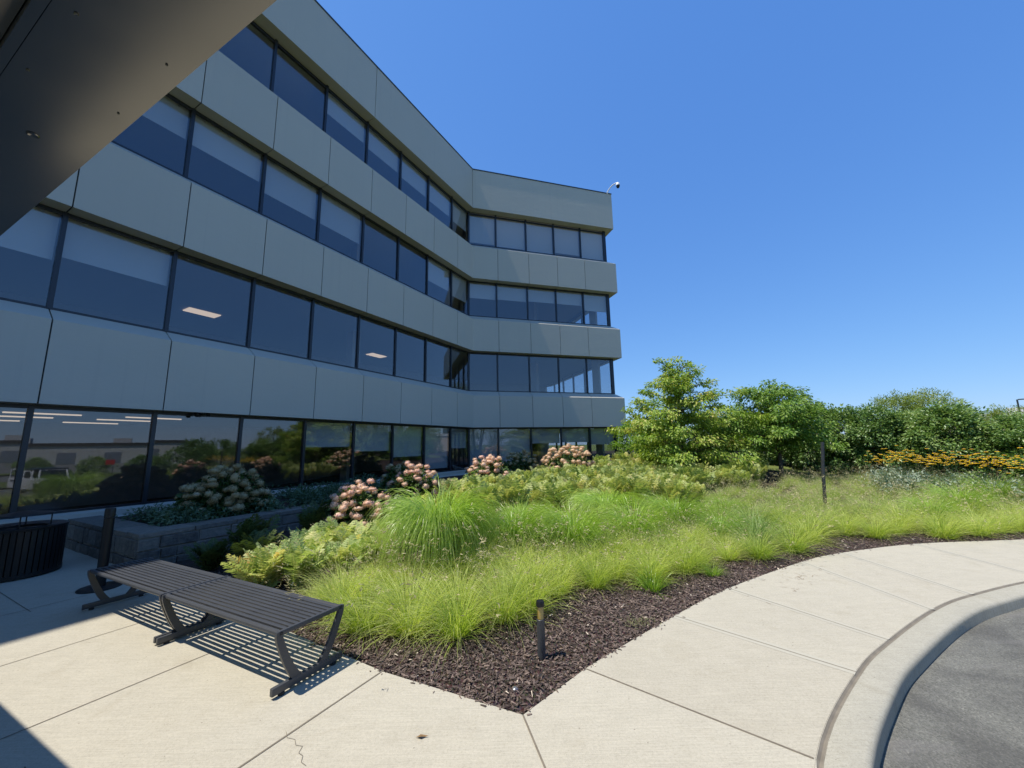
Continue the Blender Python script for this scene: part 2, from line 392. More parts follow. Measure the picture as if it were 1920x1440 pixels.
# ------------------------------------------------------------------ plan of the place (metres, camera over the origin)
AZ = lambda a: np.array([math.sin(R(a)), math.cos(R(a))])
G = np.array([-2.2, 19.37])                     # inner corner of the glass line
d1 = AZ(28.76); n1 = np.array([d1[1], -d1[0]])  # left wing
d2 = AZ(73.9); n2 = np.array([d2[1], -d2[0]])   # right wing
d3 = -n2                                        # return face
L2 = 8.35
E2 = G + d2 * L2
SUN_AZ, SUN_EL = 70.8, 66.4                     # where shadows point, sun height

# edge of paving against the planting bed
INNER = [(0.03, 2.76), (0.52, 3.26), (1.57, 4.14), (2.49, 4.84), (4.05, 5.78), (4.95, 6.18), (6.5, 6.6), (8.1, 6.72), (9.7, 6.85), (11.4, 7.15), (13.1, 7.65), (15.2, 8.4), (18.2, 9.7), (22.2, 11.6), (27, 14.0)]
OUTER = [(0.95, 1.42), (1.6, 2.37), (2.5, 3.15), (3.17, 3.6), (4.15, 4.17), (4.97, 4.53), (6.4, 4.97), (8.0, 5.12), (9.8, 5.25), (11.7, 5.56), (13.6, 6.1), (15.8, 6.9), (18.9, 8.25), (22.9, 10.15), (27.7, 12.6)]
BACKO = [(0.3, -8), (0.33, -5), (0.38, -2), (0.45, -0.5), (0.62, 0.5)]
inner_s = catmull(INNER, 6); outer_s = catmull(OUTER, 6)
BEDEDGE = [np.array(p) for p in [(-5.45, 5.95), (-2.05, 3.9), (-1.03, 3.27)]] + inner_s[::2]
_bx = np.array(BEDEDGE)
def bed_dist(x, y):
    """signed distance into the planting bed from the paving edge (vectorised)"""
    P = np.stack([np.asarray(x, float), np.asarray(y, float)], -1)
    best = np.full(P.shape[:-1], 1e9); sgn = np.ones(P.shape[:-1])
    for a, b in zip(_bx[:-1], _bx[1:]):
        ab = b - a; L = ab.dot(ab)
        t = np.clip(((P - a) @ ab) / L, 0, 1)
        q = a + t[..., None] * ab
        dd = np.linalg.norm(P - q, axis=-1)
        cr = ab[0] * (P[..., 1] - a[1]) - ab[1] * (P[..., 0] - a[0])
        up = dd < best - 1e-6
        best = np.where(up, dd, best); sgn = np.where(up, np.sign(cr), sgn)
    return best * sgn
def sstep(a, b, x):
    t = np.clip((np.asarray(x, float) - a) / (b - a), 0, 1); return t * t * (3 - 2 * t)
def bed_z(x, y):
    d = bed_dist(x, y)
    z = -0.015 + 0.40 * sstep(0.5, 5.5, d)
    z = z + 0.50 * sstep(12.3, 18, np.asarray(y, float)) * sstep(1, 6, np.asarray(x, float))
    z = z + np.where(d > 0.1, 0.015 * np.sin(np.asarray(x) * 3.1) * np.cos(np.asarray(y) * 2.7), 0)
    return np.where(d < 0, -0.035, z)
def bz(x, y): return float(bed_z(np.array([x]), np.array([y]))[0])
def road_z(x, y):
    r_ = np.hypot(np.asarray(x) - 3, np.asarray(y) - 2)
    return -0.115 - 1.0 * sstep(4.5, 19, r_)

# ------------------------------------------------------------------ ground
def grid_mesh(name, x0, x1, y0, y1, step, zf, keep, mat):
    xs = np.arange(x0, x1 + 1e-6, step); ys = np.arange(y0, y1 + 1e-6, step)
    X, Y = np.meshgrid(xs, ys, indexing='ij')
    Z = zf(X, Y); idx = np.arange(X.size).reshape(X.shape)
    q = np.stack([idx[:-1, :-1], idx[1:, :-1], idx[1:, 1:], idx[:-1, 1:]], -1).reshape(-1, 4)
    cx = (X[:-1, :-1] + step / 2).ravel(); cy = (Y[:-1, :-1] + step / 2).ravel()
    k = keep(cx, cy); q = q[k]
    used = np.unique(q); remap = np.zeros(X.size, np.int32); remap[used] = np.arange(len(used))
    V = np.stack([X.ravel(), Y.ravel(), Z.ravel()], -1)[used]
    return np_mesh(name, V, remap[q], mat, smooth=True)

def in_poly(poly, x, y):
    x = np.asarray(x); y = np.asarray(y); c = np.zeros(x.shape, bool); n = len(poly)
    for i in range(n):
        xa, ya = poly[i]; xb, yb = poly[(i + 1) % n]
        c ^= ((ya > y) != (yb > y)) & (x < (xb - xa) * (y - ya) / (yb - ya + 1e-12) + xa)
    return c

# far terrain, to the horizon
rings = [0, 10, 18, 26, 40, 70, 130, 300, 800, 2500]
V = []; F = []
NS = 72
for r_ in rings:
    for k in range(NS):
        a = 2 * math.pi * k / NS; x = 3 + r_ * math.cos(a); y = 2 + r_ * math.sin(a)
        V.append((x, y, float(road_z(x, y)) - 0.25))
for i in range(len(rings) - 1):
    for k in range(NS):
        F.append((i * NS + k, i * NS + (k + 1) % NS, (i + 1) * NS + (k + 1) % NS, (i + 1) * NS + k))
tag(link('terrain', np_mesh('terrain', V, F, M['lawn'], smooth=True)), kind='structure')

bed_me = grid_mesh('mulch_bed', -9, 40, 2.4, 46, 0.2, bed_z, lambda x, y: (bed_dist(x, y) > -0.35), M['mulch'])
tag(link('mulch_bed', bed_me), kind='structure')
LAWN = [(8.6, 15.2), (11.2, 13.9), (17, 14.8), (22, 15), (24, 24), (9, 24), (7.6, 18.5)]
tag(link('lawn', grid_mesh('lawn', 6, 26, 12, 26, 0.25, lambda x, y: bed_z(x, y) + 0.012, lambda x, y: in_poly(LAWN, x, y), M['lawn'])), kind='structure')

# asphalt drive: sheet that runs under the kerb line
ROAD = [(-0.5, -70), (75, -70), (75, 22), (29, 13.2)] + [tuple(p) for p in outer_s[::-1]] + [(0.4, 0.4), (0.0, -8)]
tag(link('road', grid_mesh('road', -1, 75, -70, 22, 0.5, road_z, lambda x, y: in_poly([(p[0] - 0.0, p[1]) for p in ROAD], x, y) | ((bed_dist(x, y) < -0.9) & (x > 0.3) & (y > -3) & (x < 30)), M['asphalt'])), kind='structure')
tag(link('parking_lot', grid_mesh('parking_lot', 30, 130, -60, 60, 5, lambda x, y: road_z(x, y) - 0.03, lambda x, y: (x > 58) & (x < 128), M['asphalt'])), kind='structure')

for nm_, xa, xb, ya, yb in (('verge', 26.5, 36, -34, 16), ('far_verge', 46, 58, -40, 30)):
    tag(link(nm_, grid_mesh(nm_, xa, xb, ya, yb, 0.5, lambda x, y: road_z(x, y) + 0.10 + 0.05 * np.sin(x * .9) * np.cos(y * .5), lambda x, y: np.abs(y + 22 - 0.2 * x) > 3.0, M['lawn'])), kind='structure')
# patio slab
P1 = lambda s, p=0.0: G + d1 * s + n1 * p
P2 = lambda s, p=0.0: G + d2 * s + n2 * p
PATIO = [(-1.03, 3.27), (0.03, 2.76), (0.52, 3.26), (1.6, 2.37)] + [tuple(p) for p in catmull([(1.6, 2.37), (0.95, 1.42), (0.62, 0.5), (0.45, -0.5), (0.38, -2), (0.33, -5), (0.3, -8)], 4)[1:]] + \
        [(-22, -8), tuple(P1(-26)), tuple(P1(-8.6)), (-5.45, 5.95), (-2.05, 3.9)]
m = MB(); m.cur = 0.9; m.prism(PATIO, -0.11, 0.0); tag(m.build('patio', M['patio']), kind='structure')
# sawn joints as slim dark strips lying in the paving
def strip(m, a, b, w, z):
    a = np.array(a, float); b = np.array(b, float); t = (b - a) / np.linalg.norm(b - a); q = np.array([-t[1], t[0]]) * w / 2
    m.add([(*(a - q), z), (*(b - q), z), (*(b + q), z), (*(a + q), z)], [(0, 1, 2, 3)])
m = MB(); q1 = AZ(28.3); qx = AZ(118.3)
def pj(base, t0, t1, w=0.008): strip(m, np.array(base) + q1 * t0, np.array(base) + q1 * t1, w, 0.003)
def pc(base, t0, t1, w=0.008): strip(m, np.array(base) + qx * t0, np.array(base) + qx * t1, w, 0.003)
pj((-4.22, 3.45), -6, 0.95); pj((-3.14, 2.63), -6, 1.1); pj((-1.52, 2.39), -6, 1.02, 0.012)
pj((-5.45, 4.57), -6, 0.5); pc((-6.51, 5.18), -6, 1.35); pc((-7.1, 4.1), -6, 1.2)
pc((-4.9, 1.2), -6, 5.2); pc((-4.3, 2.2), -0.2, 1.35, 0.006); pc((-2.73, 2.42), 0.0, 1.2, 0.006)
strip(m, (0.03, 2.755), (0.62, 0.5), 0.012, 0.003)
strip(m, (0.52, 3.26), (1.59, 2.375), 0.012, 0.003)
tag(m.build('patio_joint', M['joint']), kind='structure')

# sidewalk slabs
m = MB(); mj = MB(); mt = MB(); mt.cur = 1.0
ns = len(INNER)
for i in range(1, ns - 1):
    m.cur = [0.95, 0.30, 0.78, 0.86, 0.72, 0.9, 0.82, 0.7, 0.85, 0.75, 0.85, 0.8, 0.8, 0.8][i % 14]
    ia = inner_s[i * 6:(i + 1) * 6 + 1]; ob = outer_s[i * 6:(i + 1) * 6 + 1]
    top = [(*p, 0.0) for p in ia] + [(*p, 0.0) for p in ob]
    n = len(ia)
    bot = [(p[0], p[1], -0.11) for p in top]
    F = [(k, n + k, n + k + 1, k + 1) for k in range(n - 1)] + [(2 * n + k, 2 * n + k + 1, 3 * n + k + 1, 3 * n + k) for k in range(n - 1)]
    F += [(k, k + 1, 2 * n + k + 1, 2 * n + k) for k in range(n - 1)] + [(n + k + 1, n + k, 3 * n + k, 3 * n + k + 1) for k in range(n - 1)]
    m.add(top + bot, F)
    strip(mt, INNER[i + 1], OUTER[i + 1], 0.10, 0.0015)
    strip(mj, INNER[i + 1], OUTER[i + 1], 0.0075 if i in (1, 2) else 0.006, 0.003)
tag(m.build('sidewalk', M['walk']), kind='structure'); tag(mj.build('sidewalk_joint', M['joint']), kind='structure'); tag(mt.build('sidewalk_edging', M['edging']), kind='structure')

# kerb with rounded nose, and the sealant line behind it
kerb_line = catmull(BACKO + OUTER, 6)
def sweep(m, line, prof):
    line = np.array(line); k = len(prof); V = []
    for i, p in enumerate(line):
        t = line[min(i + 1, len(line) - 1)] - line[max(i - 1, 0)]; t = t / np.linalg.norm(t); q = np.array([t[1], -t[0]])
        for (o, z) in prof: V.append((*(p + q * o), z))
    F = [(i * k + j, i * k + j + 1, (i + 1) * k + j + 1, (i + 1) * k + j) for i in range(len(line) - 1) for j in range(k - 1)]
    m.add(V, F)
m = MB(); m.cur = 0.8
sweep(m, kerb_line, [(0.028, -0.12), (0.028, -0.004), (0.05, 0.002), (0.185, 0.0), (0.205, -0.006), (0.216, -0.018), (0.221, -0.036), (0.225, -0.30)])
tag(m.build('kerb', M['curb'], smooth=True), kind='structure')
m = MB(); sweep(m, kerb_line, [(-0.004, 0.001), (0.013, -0.012), (0.032, -0.002)])
tag(m.build('kerb_sealant', M['sealant']), kind='structure')

# hairline crack and litter on the paving
m = MB(); pts = [(-1.42, 2.65), (-1.385, 2.60), (-1.33, 2.585), (-1.30, 2.54), (-1.255, 2.53), (-1.25, 2.48), (-1.215, 2.46), (-1.20, 2.415), (-1.16, 2.39)]
for a_, b_ in zip(pts[:-1], pts[1:]): strip(m, a_, b_, 0.0026, 0.0032)
tag(m.build('patio_crack', M['joint']), kind='structure')

# bark chips lying over the open mulch (one mass nobody could count)
def chips(n):
    P = []
    while len(P) < n:
        x = rng.uniform(-4.2, 13, 60000); y = rng.uniform(2.7, 8, 60000); d = bed_dist(x, y)
        w = np.where(x < 3.2, 1.0, 0.35)
        k = (d > -0.09) & (d < np.where(x < 3, 1.9, 0.9)) & (rng.random(60000) < np.where(d < -0.005, 0.10 * np.exp(d / 0.03), w))
        P += list(zip(x[k], y[k]))
    P = np.array(P[:n]); dd = bed_dist(P[:, 0], P[:, 1]); z = np.where(dd < 0.0, 0.004, bed_z(P[:, 0], P[:, 1]) + rng.uniform(0.0, 0.022, n))
    a = rng.uniform(0, 2 * np.pi, n); el = rng.normal(0, 0.25, n) * (dd > 0); roll = rng.normal(0, 0.5, n) * (dd > 0)
    L = rng.uniform(0.014, 0.050, n); W = rng.uniform(0.003, 0.0085, n)
    D = np.stack([np.cos(a) * np.cos(el), np.sin(a) * np.cos(el), np.sin(el)], -1)
    S = np.stack([-np.sin(a) * np.cos(roll), np.cos(a) * np.cos(roll), np.sin(roll)], -1); U = np.cross(D, S)
    C = np.stack([P[:, 0], P[:, 1], z], -1)
    V = np.stack([C - D * L[:, None] / 2 + S * W[:, None], C - D * L[:, None] / 2 - S * W[:, None], C + D * L[:, None] / 2 - S * W[:, None] * 0.5, C + D * L[:, None] / 2 + S * W[:, None] * 0.7, C + U * 0.005], 1)
    b = np.arange(n)[:, None] * 5
    T = np.concatenate([b + np.array([[0, 1, 4]]), b + np.array([[1, 2, 4]]), b + np.array([[2, 3, 4]]), b + np.array([[3, 0, 4]])], 0)
    v = np.clip(rng.beta(2, 2.2, n) * 0.95 + (rng.random(n) < 0.02) * 0.5, 0, 1)
    return np_mesh('bark_chips', V.reshape(-1, 3), T, M['chip'], {'var': np.repeat(v, 5)})
tag(link('bark_chips', chips(46000)), 'dark brown shredded bark chips covering the open mulch beside the sidewalk', 'mulch', kind='stuff')

# ------------------------------------------------------------------ office building
BLD = empty('office_building', (G[0], G[1], 0))
tag(BLD, 'four storey grey panelled office building with bent facade and dark ribbon windows', 'building')
HEAD = [2.60, 6.50, 10.42, 14.36]; SILL = [0.59, 4.48, 8.47, 12.50]; TOP = 16.76
PR = 0.377
STEP = 1.79
f1s = [-1.47 - STEP * k for k in range(11, -1, -1)]                  # mullions on the left wing
f2s = [1.52, 3.28, 4.98, 6.68]
f3s = [1.75 * k for k in range(1, 7)]
mit = (n1 + n2) / (1 + n1.dot(n2)); mit2 = (n2 + d2)
ST = [(G + d1 * (f1s[0] - STEP), n1, 'j')] + [(G + d1 * s, n1, 'j') for s in f1s] + [(G, mit, 'c')] + [(G + d2 * s, n2, 'j') for s in f2s] + [(E2, mit2, 'c')] + [(E2 + d3 * s, d2, 'j') for s in f3s]
def band(name, prof, joints, mat, gap=0.011, core=True):
    """panels along the whole face: profile in (outward, height), split at joint stations"""
    m = MB(); k = len(prof)
    runs = []; cur = [0]
    for i in range(1, len(ST)):
        cur.append(i)
        if i in joints or i == len(ST) - 1: runs.append(cur); cur = [i]
    for run in runs:
        m.cur = random.random(); V = []
        pts = [ST[i] for i in run]
        base = [np.array(p[0]) for p in pts]; mv = [p[1] for p in pts]
        if run[0] != 0: base[0] = base[0] + (base[1] - base[0]) / np.linalg.norm(base[1] - base[0]) * gap
        if run[-1] != len(ST) - 1: base[-1] = base[-1] - (base[-1] - base[-2]) / np.linalg.norm(base[-1] - base[-2]) * gap
        for b, v in zip(base, mv):
            for (o, z) in prof: V.append((*(b + v * o), z))
        F = [(i * k + j, i * k + (j + 1) % k, (i + 1) * k + (j + 1) % k, (i + 1) * k + j) for i in range(len(run) - 1) for j in range(k)]
        F += [tuple(range(k))[::-1], tuple(range((len(run) - 1) * k, len(run) * k))]
        F = [f[::-1] for f in F]
        m.add(V, F)
    if core:                                                           # dark backing seen in the open joints
        V = []; zs = [z for _, z in prof]; z0, z1 = min(zs) + 0.03, max(zs) - 0.32
        for b, v, _ in ST:
            for (o, z) in ((0.0, z1), (PR - 0.035, z1), (PR - 0.035, z0), (0.0, z0)): V.append((*(np.array(b) + v * o), z))
        F = [(i * 4 + j, (i + 1) * 4 + j, (i + 1) * 4 + (j + 1) % 4, i * 4 + (j + 1) % 4) for i in range(len(ST) - 1) for j in range(4)]
        m.add(V, F, 1)
    return m.build(name, [mat, M['gap']], BLD)
NJ = set(i for i, s in enumerate(ST) if s[2] == 'j')
for fl in range(3):
    zs, zb = SILL[fl + 1], HEAD[fl] + 0.02
    band('spandrel_band', [(-0.06, zs), (0.0, zs), (PR, zs - 0.27), (PR, zb), (-0.06, zb)], NJ, M['panel'])
band('parapet', [(-0.06, TOP), (PR, TOP), (PR, HEAD[3] + 0.12), (-0.06, HEAD[3] + 0.12)], {9, 5, 1, 13}, M['panel'])
band('roof_coping', [(0.05, TOP + 0.06), (PR + 0.02, TOP + 0.06), (PR + 0.02, TOP + 0.002), (0.05, TOP + 0.002)], set(), M['coping'], core=False)
band('base_wall', [(-0.06, SILL[0]), (0.0, SILL[0]), (0.10, SILL[0] - 0.04), (0.10, SILL[0] - 0.16), (0.17, SILL[0] - 0.20), (0.17, -0.4), (-0.06, -0.4)], set(), M['panel'], core=False)

def wseg(a, b, nrm, z0, z1, out0, out1, m, mi=0):
    a = np.array(a); b = np.array(b)
    m.prism([tuple(a + nrm * out0), tuple(b + nrm * out0), tuple(b + nrm * out1), tuple(a + nrm * out1)], z0, z1, mi)
drop1 = {3: [.60, .55, .52, .5, .46, 0, 0, 0, 0, 0, .4, .4], 2: [.62, .55, 0, 0, .60, .58, .46, .42, .45, .45, .45, .45],
         1: [0, 0, 0, 0, 0, 0, 0, .42, .46, .45, .3, .3], 0: [.45, .9, .62, .48, .42, 0, 0, 0, 0, 0, 0, 0]}
drop2 = {3: [.88, .89, 1.0, .88, 1.0], 2: [.43, .42, .42, .42, .55], 1: [0] * 5, 0: [1.0, .95, .40, .40, .44]}
def window(a, b, nrm, fl, drop):
    z0, z1 = SILL[fl], HEAD[fl]
    a = np.array(a); b = np.array(b); t = (b - a) / np.linalg.norm(b - a)
    m = MB(); oa, ob, oc = random.uniform(-.006, .006), random.uniform(-.006, .006), random.uniform(-.008, .008)
    pa, pb = a + t * 0.036, b - t * 0.036
    m.add([(*(p + nrm * (o + q + w)), z) for z, w in ((z0 + 0.03, 0), (z1 - 0.03, oc)) for p, o, q in ((pa, -0.037, oa), (pa, -0.021, oa), (pb, -0.021, ob), (pb, -0.037, ob))],
          [(3, 2, 1, 0), (4, 5, 6, 7), (0, 1, 5, 4), (1, 2, 6, 5), (2, 3, 7, 6), (3, 0, 4, 7)])
    o = m.build('window', M['glass'], BLD)
    if drop > 0:
        mb = MB(); zz = z1 - (z1 - z0) * min(1, drop + random.uniform(-.03, .03))
        wseg(a + t * 0.05, b - t * 0.05, nrm, zz, z1 + 0.04, -0.150, -0.145, mb)
        wseg(a + t * 0.05, b - t * 0.05, nrm, zz - 0.025, zz, -0.156, -0.139, mb)
        lo = mb.mesh('blind', M['blind'], False, (G[0], G[1], 0)); link('blind', lo, o)
    return o
def mullion(p, nrm, t, w=0.075):
    for fl in range(4):
        m = MB(); wseg(np.array(p) - t * w / 2, np.array(p) + t * w / 2, nrm, SILL[fl], HEAD[fl] + 0.10, -0.10, 0.022, m)
        m.build('mullion', M['mullion'], BLD)
e1 = [f1s[0] - STEP] + f1s + [0.0]
for fl in range(4):
    for i in range(len(e1) - 1):
        k = len(e1) - 2 - i
        window(P1(e1[i]), P1(e1[i + 1]), n1, fl, (drop1[fl] + [0] * 5)[k])
    e2 = [0.0] + f2s + [L2]
    for i in range(5): window(P2(e2[i]), P2(e2[i + 1]), n2, fl, drop2[fl][i])
    e3 = [0.0] + f3s
    for i in range(6): window(E2 + d3 * e3[i], E2 + d3 * e3[i + 1], d2, fl, 0)
for s in f1s: mullion(P1(s), n1, d1)
for s in f2s: mullion(P2(s), n2, d2)
for s in f3s[:-1]: mullion(E2 + d3 * s, d2, d3)
for fl in range(4):
    m = MB(); m.prism([tuple(G + d1 * -0.05), tuple(G + mit * 0.02), tuple(G + d2 * 0.05), tuple(G - mit * 0.12)], SILL[fl], HEAD[fl] + 0.1); m.build('corner_post', M['mullion'], BLD)
    m = MB(); m.prism([tuple(E2 - d2 * 0.16 + n2 * 0.02), tuple(E2 + mit2 * 0.02), tuple(E2 + d3 * 0.16 + d2 * 0.02), tuple(E2 - mit2 * 0.14)], SILL[fl], HEAD[fl] + 0.1); m.build('corner_post', M['mullion'], BLD)
# head and sill rails of the ribbon windows
m = MB()
for fl in range(4):
    for a, b, nn in ((P1(e1[0]), G, n1), (G, E2, n2), (E2, E2 + d3 * f3s[-1], d2)):
        wseg(a, b, nn, SILL[fl] + 0.002, SILL[fl] + 0.045, -0.07, 0.006, m)
        wseg(a, b, nn, HEAD[fl] - 0.05, HEAD[fl] + 0.018, -0.07, 0.006, m)
m.build('window_rail', M['mullion'], BLD)
# blind brackets showing at the window heads
m = MB()
for fl in (1, 2, 3):
    for i in range(len(e1) - 1):
        for q in (0.28, STEP - 0.28):
            if e1[i] + q < -0.3:
                c = P1(e1[i] + q, -0.08); m.box((c[0], c[1], HEAD[fl] - 0.075), (0.035, 0.03, 0.03), 0, R(90 - 28.76))
m.build('blind_bracket', M['silver'], BLD)

# interior: floors, ceilings, core
deep = 15.0
poly = [P1(e1[0], -0.16), G - mit * 0.16, E2 - mit2 * 0.16, E2 + d3 * f3s[-1] - d2 * 0.16, E2 + d3 * (f3s[-1] + 0.0) - d2 * 9 , P1(-2, -deep), P1(e1[0], -deep)]
poly = [tuple(p) for p in poly]
m = MB()
lv = [(-0.3, 0.02)] + [(HEAD[k] + 0.10, SILL[k + 1] - 0.80) for k in range(3)] + [(HEAD[3] + 0.13, TOP - 0.5)]
for z0, z1 in lv:
    m.prism(poly, z0 + 0.03, z1, 1); m.prism(poly, z0, z0 + 0.03, 0)
m.build('floor_slab', [M['room_ceiling'], M['room_floor']], BLD)
m = MB()
m.prism([tuple(P1(e1[0], -7.5)), tuple(P1(-4.0, -7.5)), tuple(P2(1.5, -9.5)), tuple(P1(-1.5, -deep + .3)), tuple(P1(e1[0], -deep + .3))], 0, 14.4)
m.prism([tuple(P1(e1[0], -0.17)), tuple(P1(e1[0] + 0.15, -0.17)), tuple(P1(e1[0] + 0.15, -7.5)), tuple(P1(e1[0], -7.5))], 0, 14.4)
q = E2 + d3 * (f3s[-1] - 0.15)
m.prism([tuple(q - d2 * .2), tuple(q - d2 * 9), tuple(q - d2 * 9 + d3 * .15), tuple(q - d2 * .2 + d3 * .15)], 0, 14.4)
m.build('interior_wall', M['room_wall'], BLD)
m = MB()
for p in (P2(4.35, -2.2), P2(7.75, -0.9), P1(-5.3, -2.2)): m.box((p[0], p[1], 7.2), (0.38, 0.38, 14.2), 0, R(90 - 28.76))
m.build('interior_column', M['beige'], BLD)
def lampbox(p, z, sx, sy):
    m = MB(); m.box((p[0], p[1], z), (sx, sy, 0.03), 0, R(90 - 28.76)); m.build('ceiling_lamp', M['lamp'], BLD)
for s, o in ((-9.72, -4.7), (-1.85, -4.7)): lampbox(P1(s, o), HEAD[1] + 0.083, 0.95, 0.50)
for s in (-15.6, -13.4, -11.3):
    for o in (-3.3, -4.8, -6.8): lampbox(P1(s + (o + 4.8) * 0.12, o), HEAD[0] + 0.083, 1.25, 0.07)
m = MB(); m.prism([tuple(P1(e1[0], PR)), tuple(P1(e1[0] - 0.2, PR)), tuple(P1(e1[0] - 0.2, -deep)), tuple(P1(e1[0], -deep))], -0.3, TOP)
m.prism([tuple(P1(e1[0], -deep)), tuple(P1(e1[0], -deep - .2)), tuple(P1(-2, -deep - .2)), tuple(P1(-2, -deep))], -0.3, TOP)
q0 = P1(-2, -deep); q1_ = E2 + d3 * f3s[-1] - d2 * 9; q2_ = E2 + d3 * f3s[-1]
m.prism([tuple(q0), tuple(q1_), tuple(q1_ + d3 * .2), tuple(q0 + d3 * .2)], -0.3, TOP); m.prism([tuple(q1_ + d3 * .01), tuple(q2_ + d3 * .01), tuple(q2_ + d3 * .2), tuple(q1_ + d3 * .2)], -0.3, TOP - 0.02)
m.build('rear_wall', M['panel'], BLD)

# security camera on the roof corner
c = np.array([6.02, 21.42, TOP + 0.06]); CAMT = empty('security_camera', tuple(c))
tag(CAMT, 'white gooseneck security camera on the roof corner', 'camera')
o_ = np.array([0.62, -0.50, 0]) / 0.797
arm = catmull([(0, 0, -0.05), tuple(o_ * 0.10 + np.array([0, 0, 0.14])), tuple(o_ * 0.32 + np.array([0, 0, 0.34])), tuple(o_ * 0.55 + np.array([0, 0, 0.40])), tuple(o_ * 0.74 + np.array([0, 0, 0.38]))], 5)
m = MB(); m.tube([tuple(p) for p in arm], 0.032, 8); m.lathe([(0.10, -0.06), (0.10, -0.03), (0.04, -0.02)], (0, 0, 0), 16); m.build('arm', M['white'], CAMT, True, False)
e_ = o_ * 0.74; m = MB(); m.lathe([(0.03, 0.40), (0.07, 0.37), (0.115, 0.30), (0.12, 0.19)], tuple(e_), 20); m.build('housing', M['white'], CAMT, True, False)
m = MB(); m.lathe([(0.105, 0.19), (0.105, 0.13), (0.085, 0.07), (0.045, 0.03), (0.002, 0.02)], tuple(e_), 20); m.build('dome', M['black'], CAMT, True, False)
# two small dome cameras under the first panel band
for s, lab in ((-11.50, 'larger black dome fitting under the lowest panel band, above the third ground floor pane'), (-11.27, 'smaller black dome fitting under the lowest panel band, to the right of its twin')):
    p = P1(s, 0.2); t = empty('dome_camera', (p[0], p[1], HEAD[0] + 0.02)); tag(t, lab, 'camera', 'dome fittings under the panel band')
    k = 1.0 if s < -11.4 else 0.75
    m = MB(); m.lathe([(0.055 * k, 0.0), (0.06 * k, -0.03), (0.05 * k, -0.035)], n=20); m.build('bracket', M['black'], t, True, False)
    m = MB(); m.lathe([(0.05 * k, -0.035), (0.048 * k, -0.07 * k), (0.03 * k, -0.095 * k), (0.002, -0.102 * k)], n=20); m.build('dome', M['black'], t, True, False)

# ------------------------------------------------------------------ entrance canopy overhead
CAN = empty('entrance_canopy', (0, 0, 0)); CAN.location = (float(P1(-22)[0]), float(P1(-22)[1]), 0)
tag(CAN, 'dark bronze canopy edge overhead at the upper corner, throwing shade on the patio', 'canopy')
CZ = 2.40
def uv(u, v): return np.array([G[0], G[1]]) + n1 * u + d1 * ((np.dot(-G, d1)) + v)   # u: out from the glass, v: along the face from the camera
m = MB(); a, b = 0.25, 15.0
SK = 0.037                                       # the canopy runs a touch out of square with the facade
ev = lambda u, v: v + SK * (u - 10.15)
pr = [(0.247, CZ), (0.247, CZ + 0.03), (-0.37, CZ + 0.62), (-7.5, CZ + 0.62), (-7.5, CZ + 0.25), (0.0860, CZ + 0.25), (0.0860, CZ)]
V = [(*uv(u_, ev(u_, p[0])), p[1]) for u_ in (a, b) for p in pr]
k = len(pr)
m.add(V, [(i, (i + 1) % k, k + (i + 1) % k, k + i) for i in range(k)] + [tuple(range(k))[::-1], tuple(range(k, 2 * k))])
m.build('edge_beam', M['canopy'], CAN)
m = MB()
V = [(*uv(u_, ev(u_, v)), z) for u_ in (a, b) for v, z in ((0.0848, CZ - 0.0015), (0.0848, CZ + 0.2), (0.071, CZ + 0.2), (0.071, CZ - 0.0015))]
m.add(V, [(i, (i + 1) % 4, 4 + (i + 1) % 4, 4 + i) for i in range(4)] + [(3, 2, 1, 0), (4, 5, 6, 7)])
m.build('soffit_trim', M['canopy'], CAN)
m = MB()
V = [(*uv(u_, ev(u_, v)), z) for u_ in (a, b) for v, z in ((0.070, CZ + 0.02), (0.070, CZ + 0.2), (-7.2, CZ + 0.2), (-7.2, CZ + 0.02))]
m.add(V, [(i, (i + 1) % 4, 4 + (i + 1) % 4, 4 + i) for i in range(4)] + [(3, 2, 1, 0), (4, 5, 6, 7)])
m.build('soffit', M['beige'], CAN)
def uvw(x, y): q = np.array([x, y]) - G; return q.dot(n1), np.array([x, y]).dot(d1)
for x, y, r_ in ((-1.05, 0.75, 0.010), (-0.69, 0.515, 0.003), (-0.88, 0.605, 0.0025), (-0.62, 0.60, 0.002), (-0.81, 0.70, 0.002)):
    m = MB(); m.lathe([(r_, 0.003), (r_, -0.001), (r_ * .8, -0.0022), (r_ * .5, -0.0012)], (x, y, CZ), 16); m.build('fixing_cap', M['canopy'], CAN, True)
for u, v in ((13.4, -1.2), (13.4, -6.3)):
    p = uv(u, v); m = MB(); m.box((p[0], p[1], CZ / 2), (0.4, 0.4, CZ), 0, R(90 - 28.76)); m.build('column', M['canopy'], CAN)

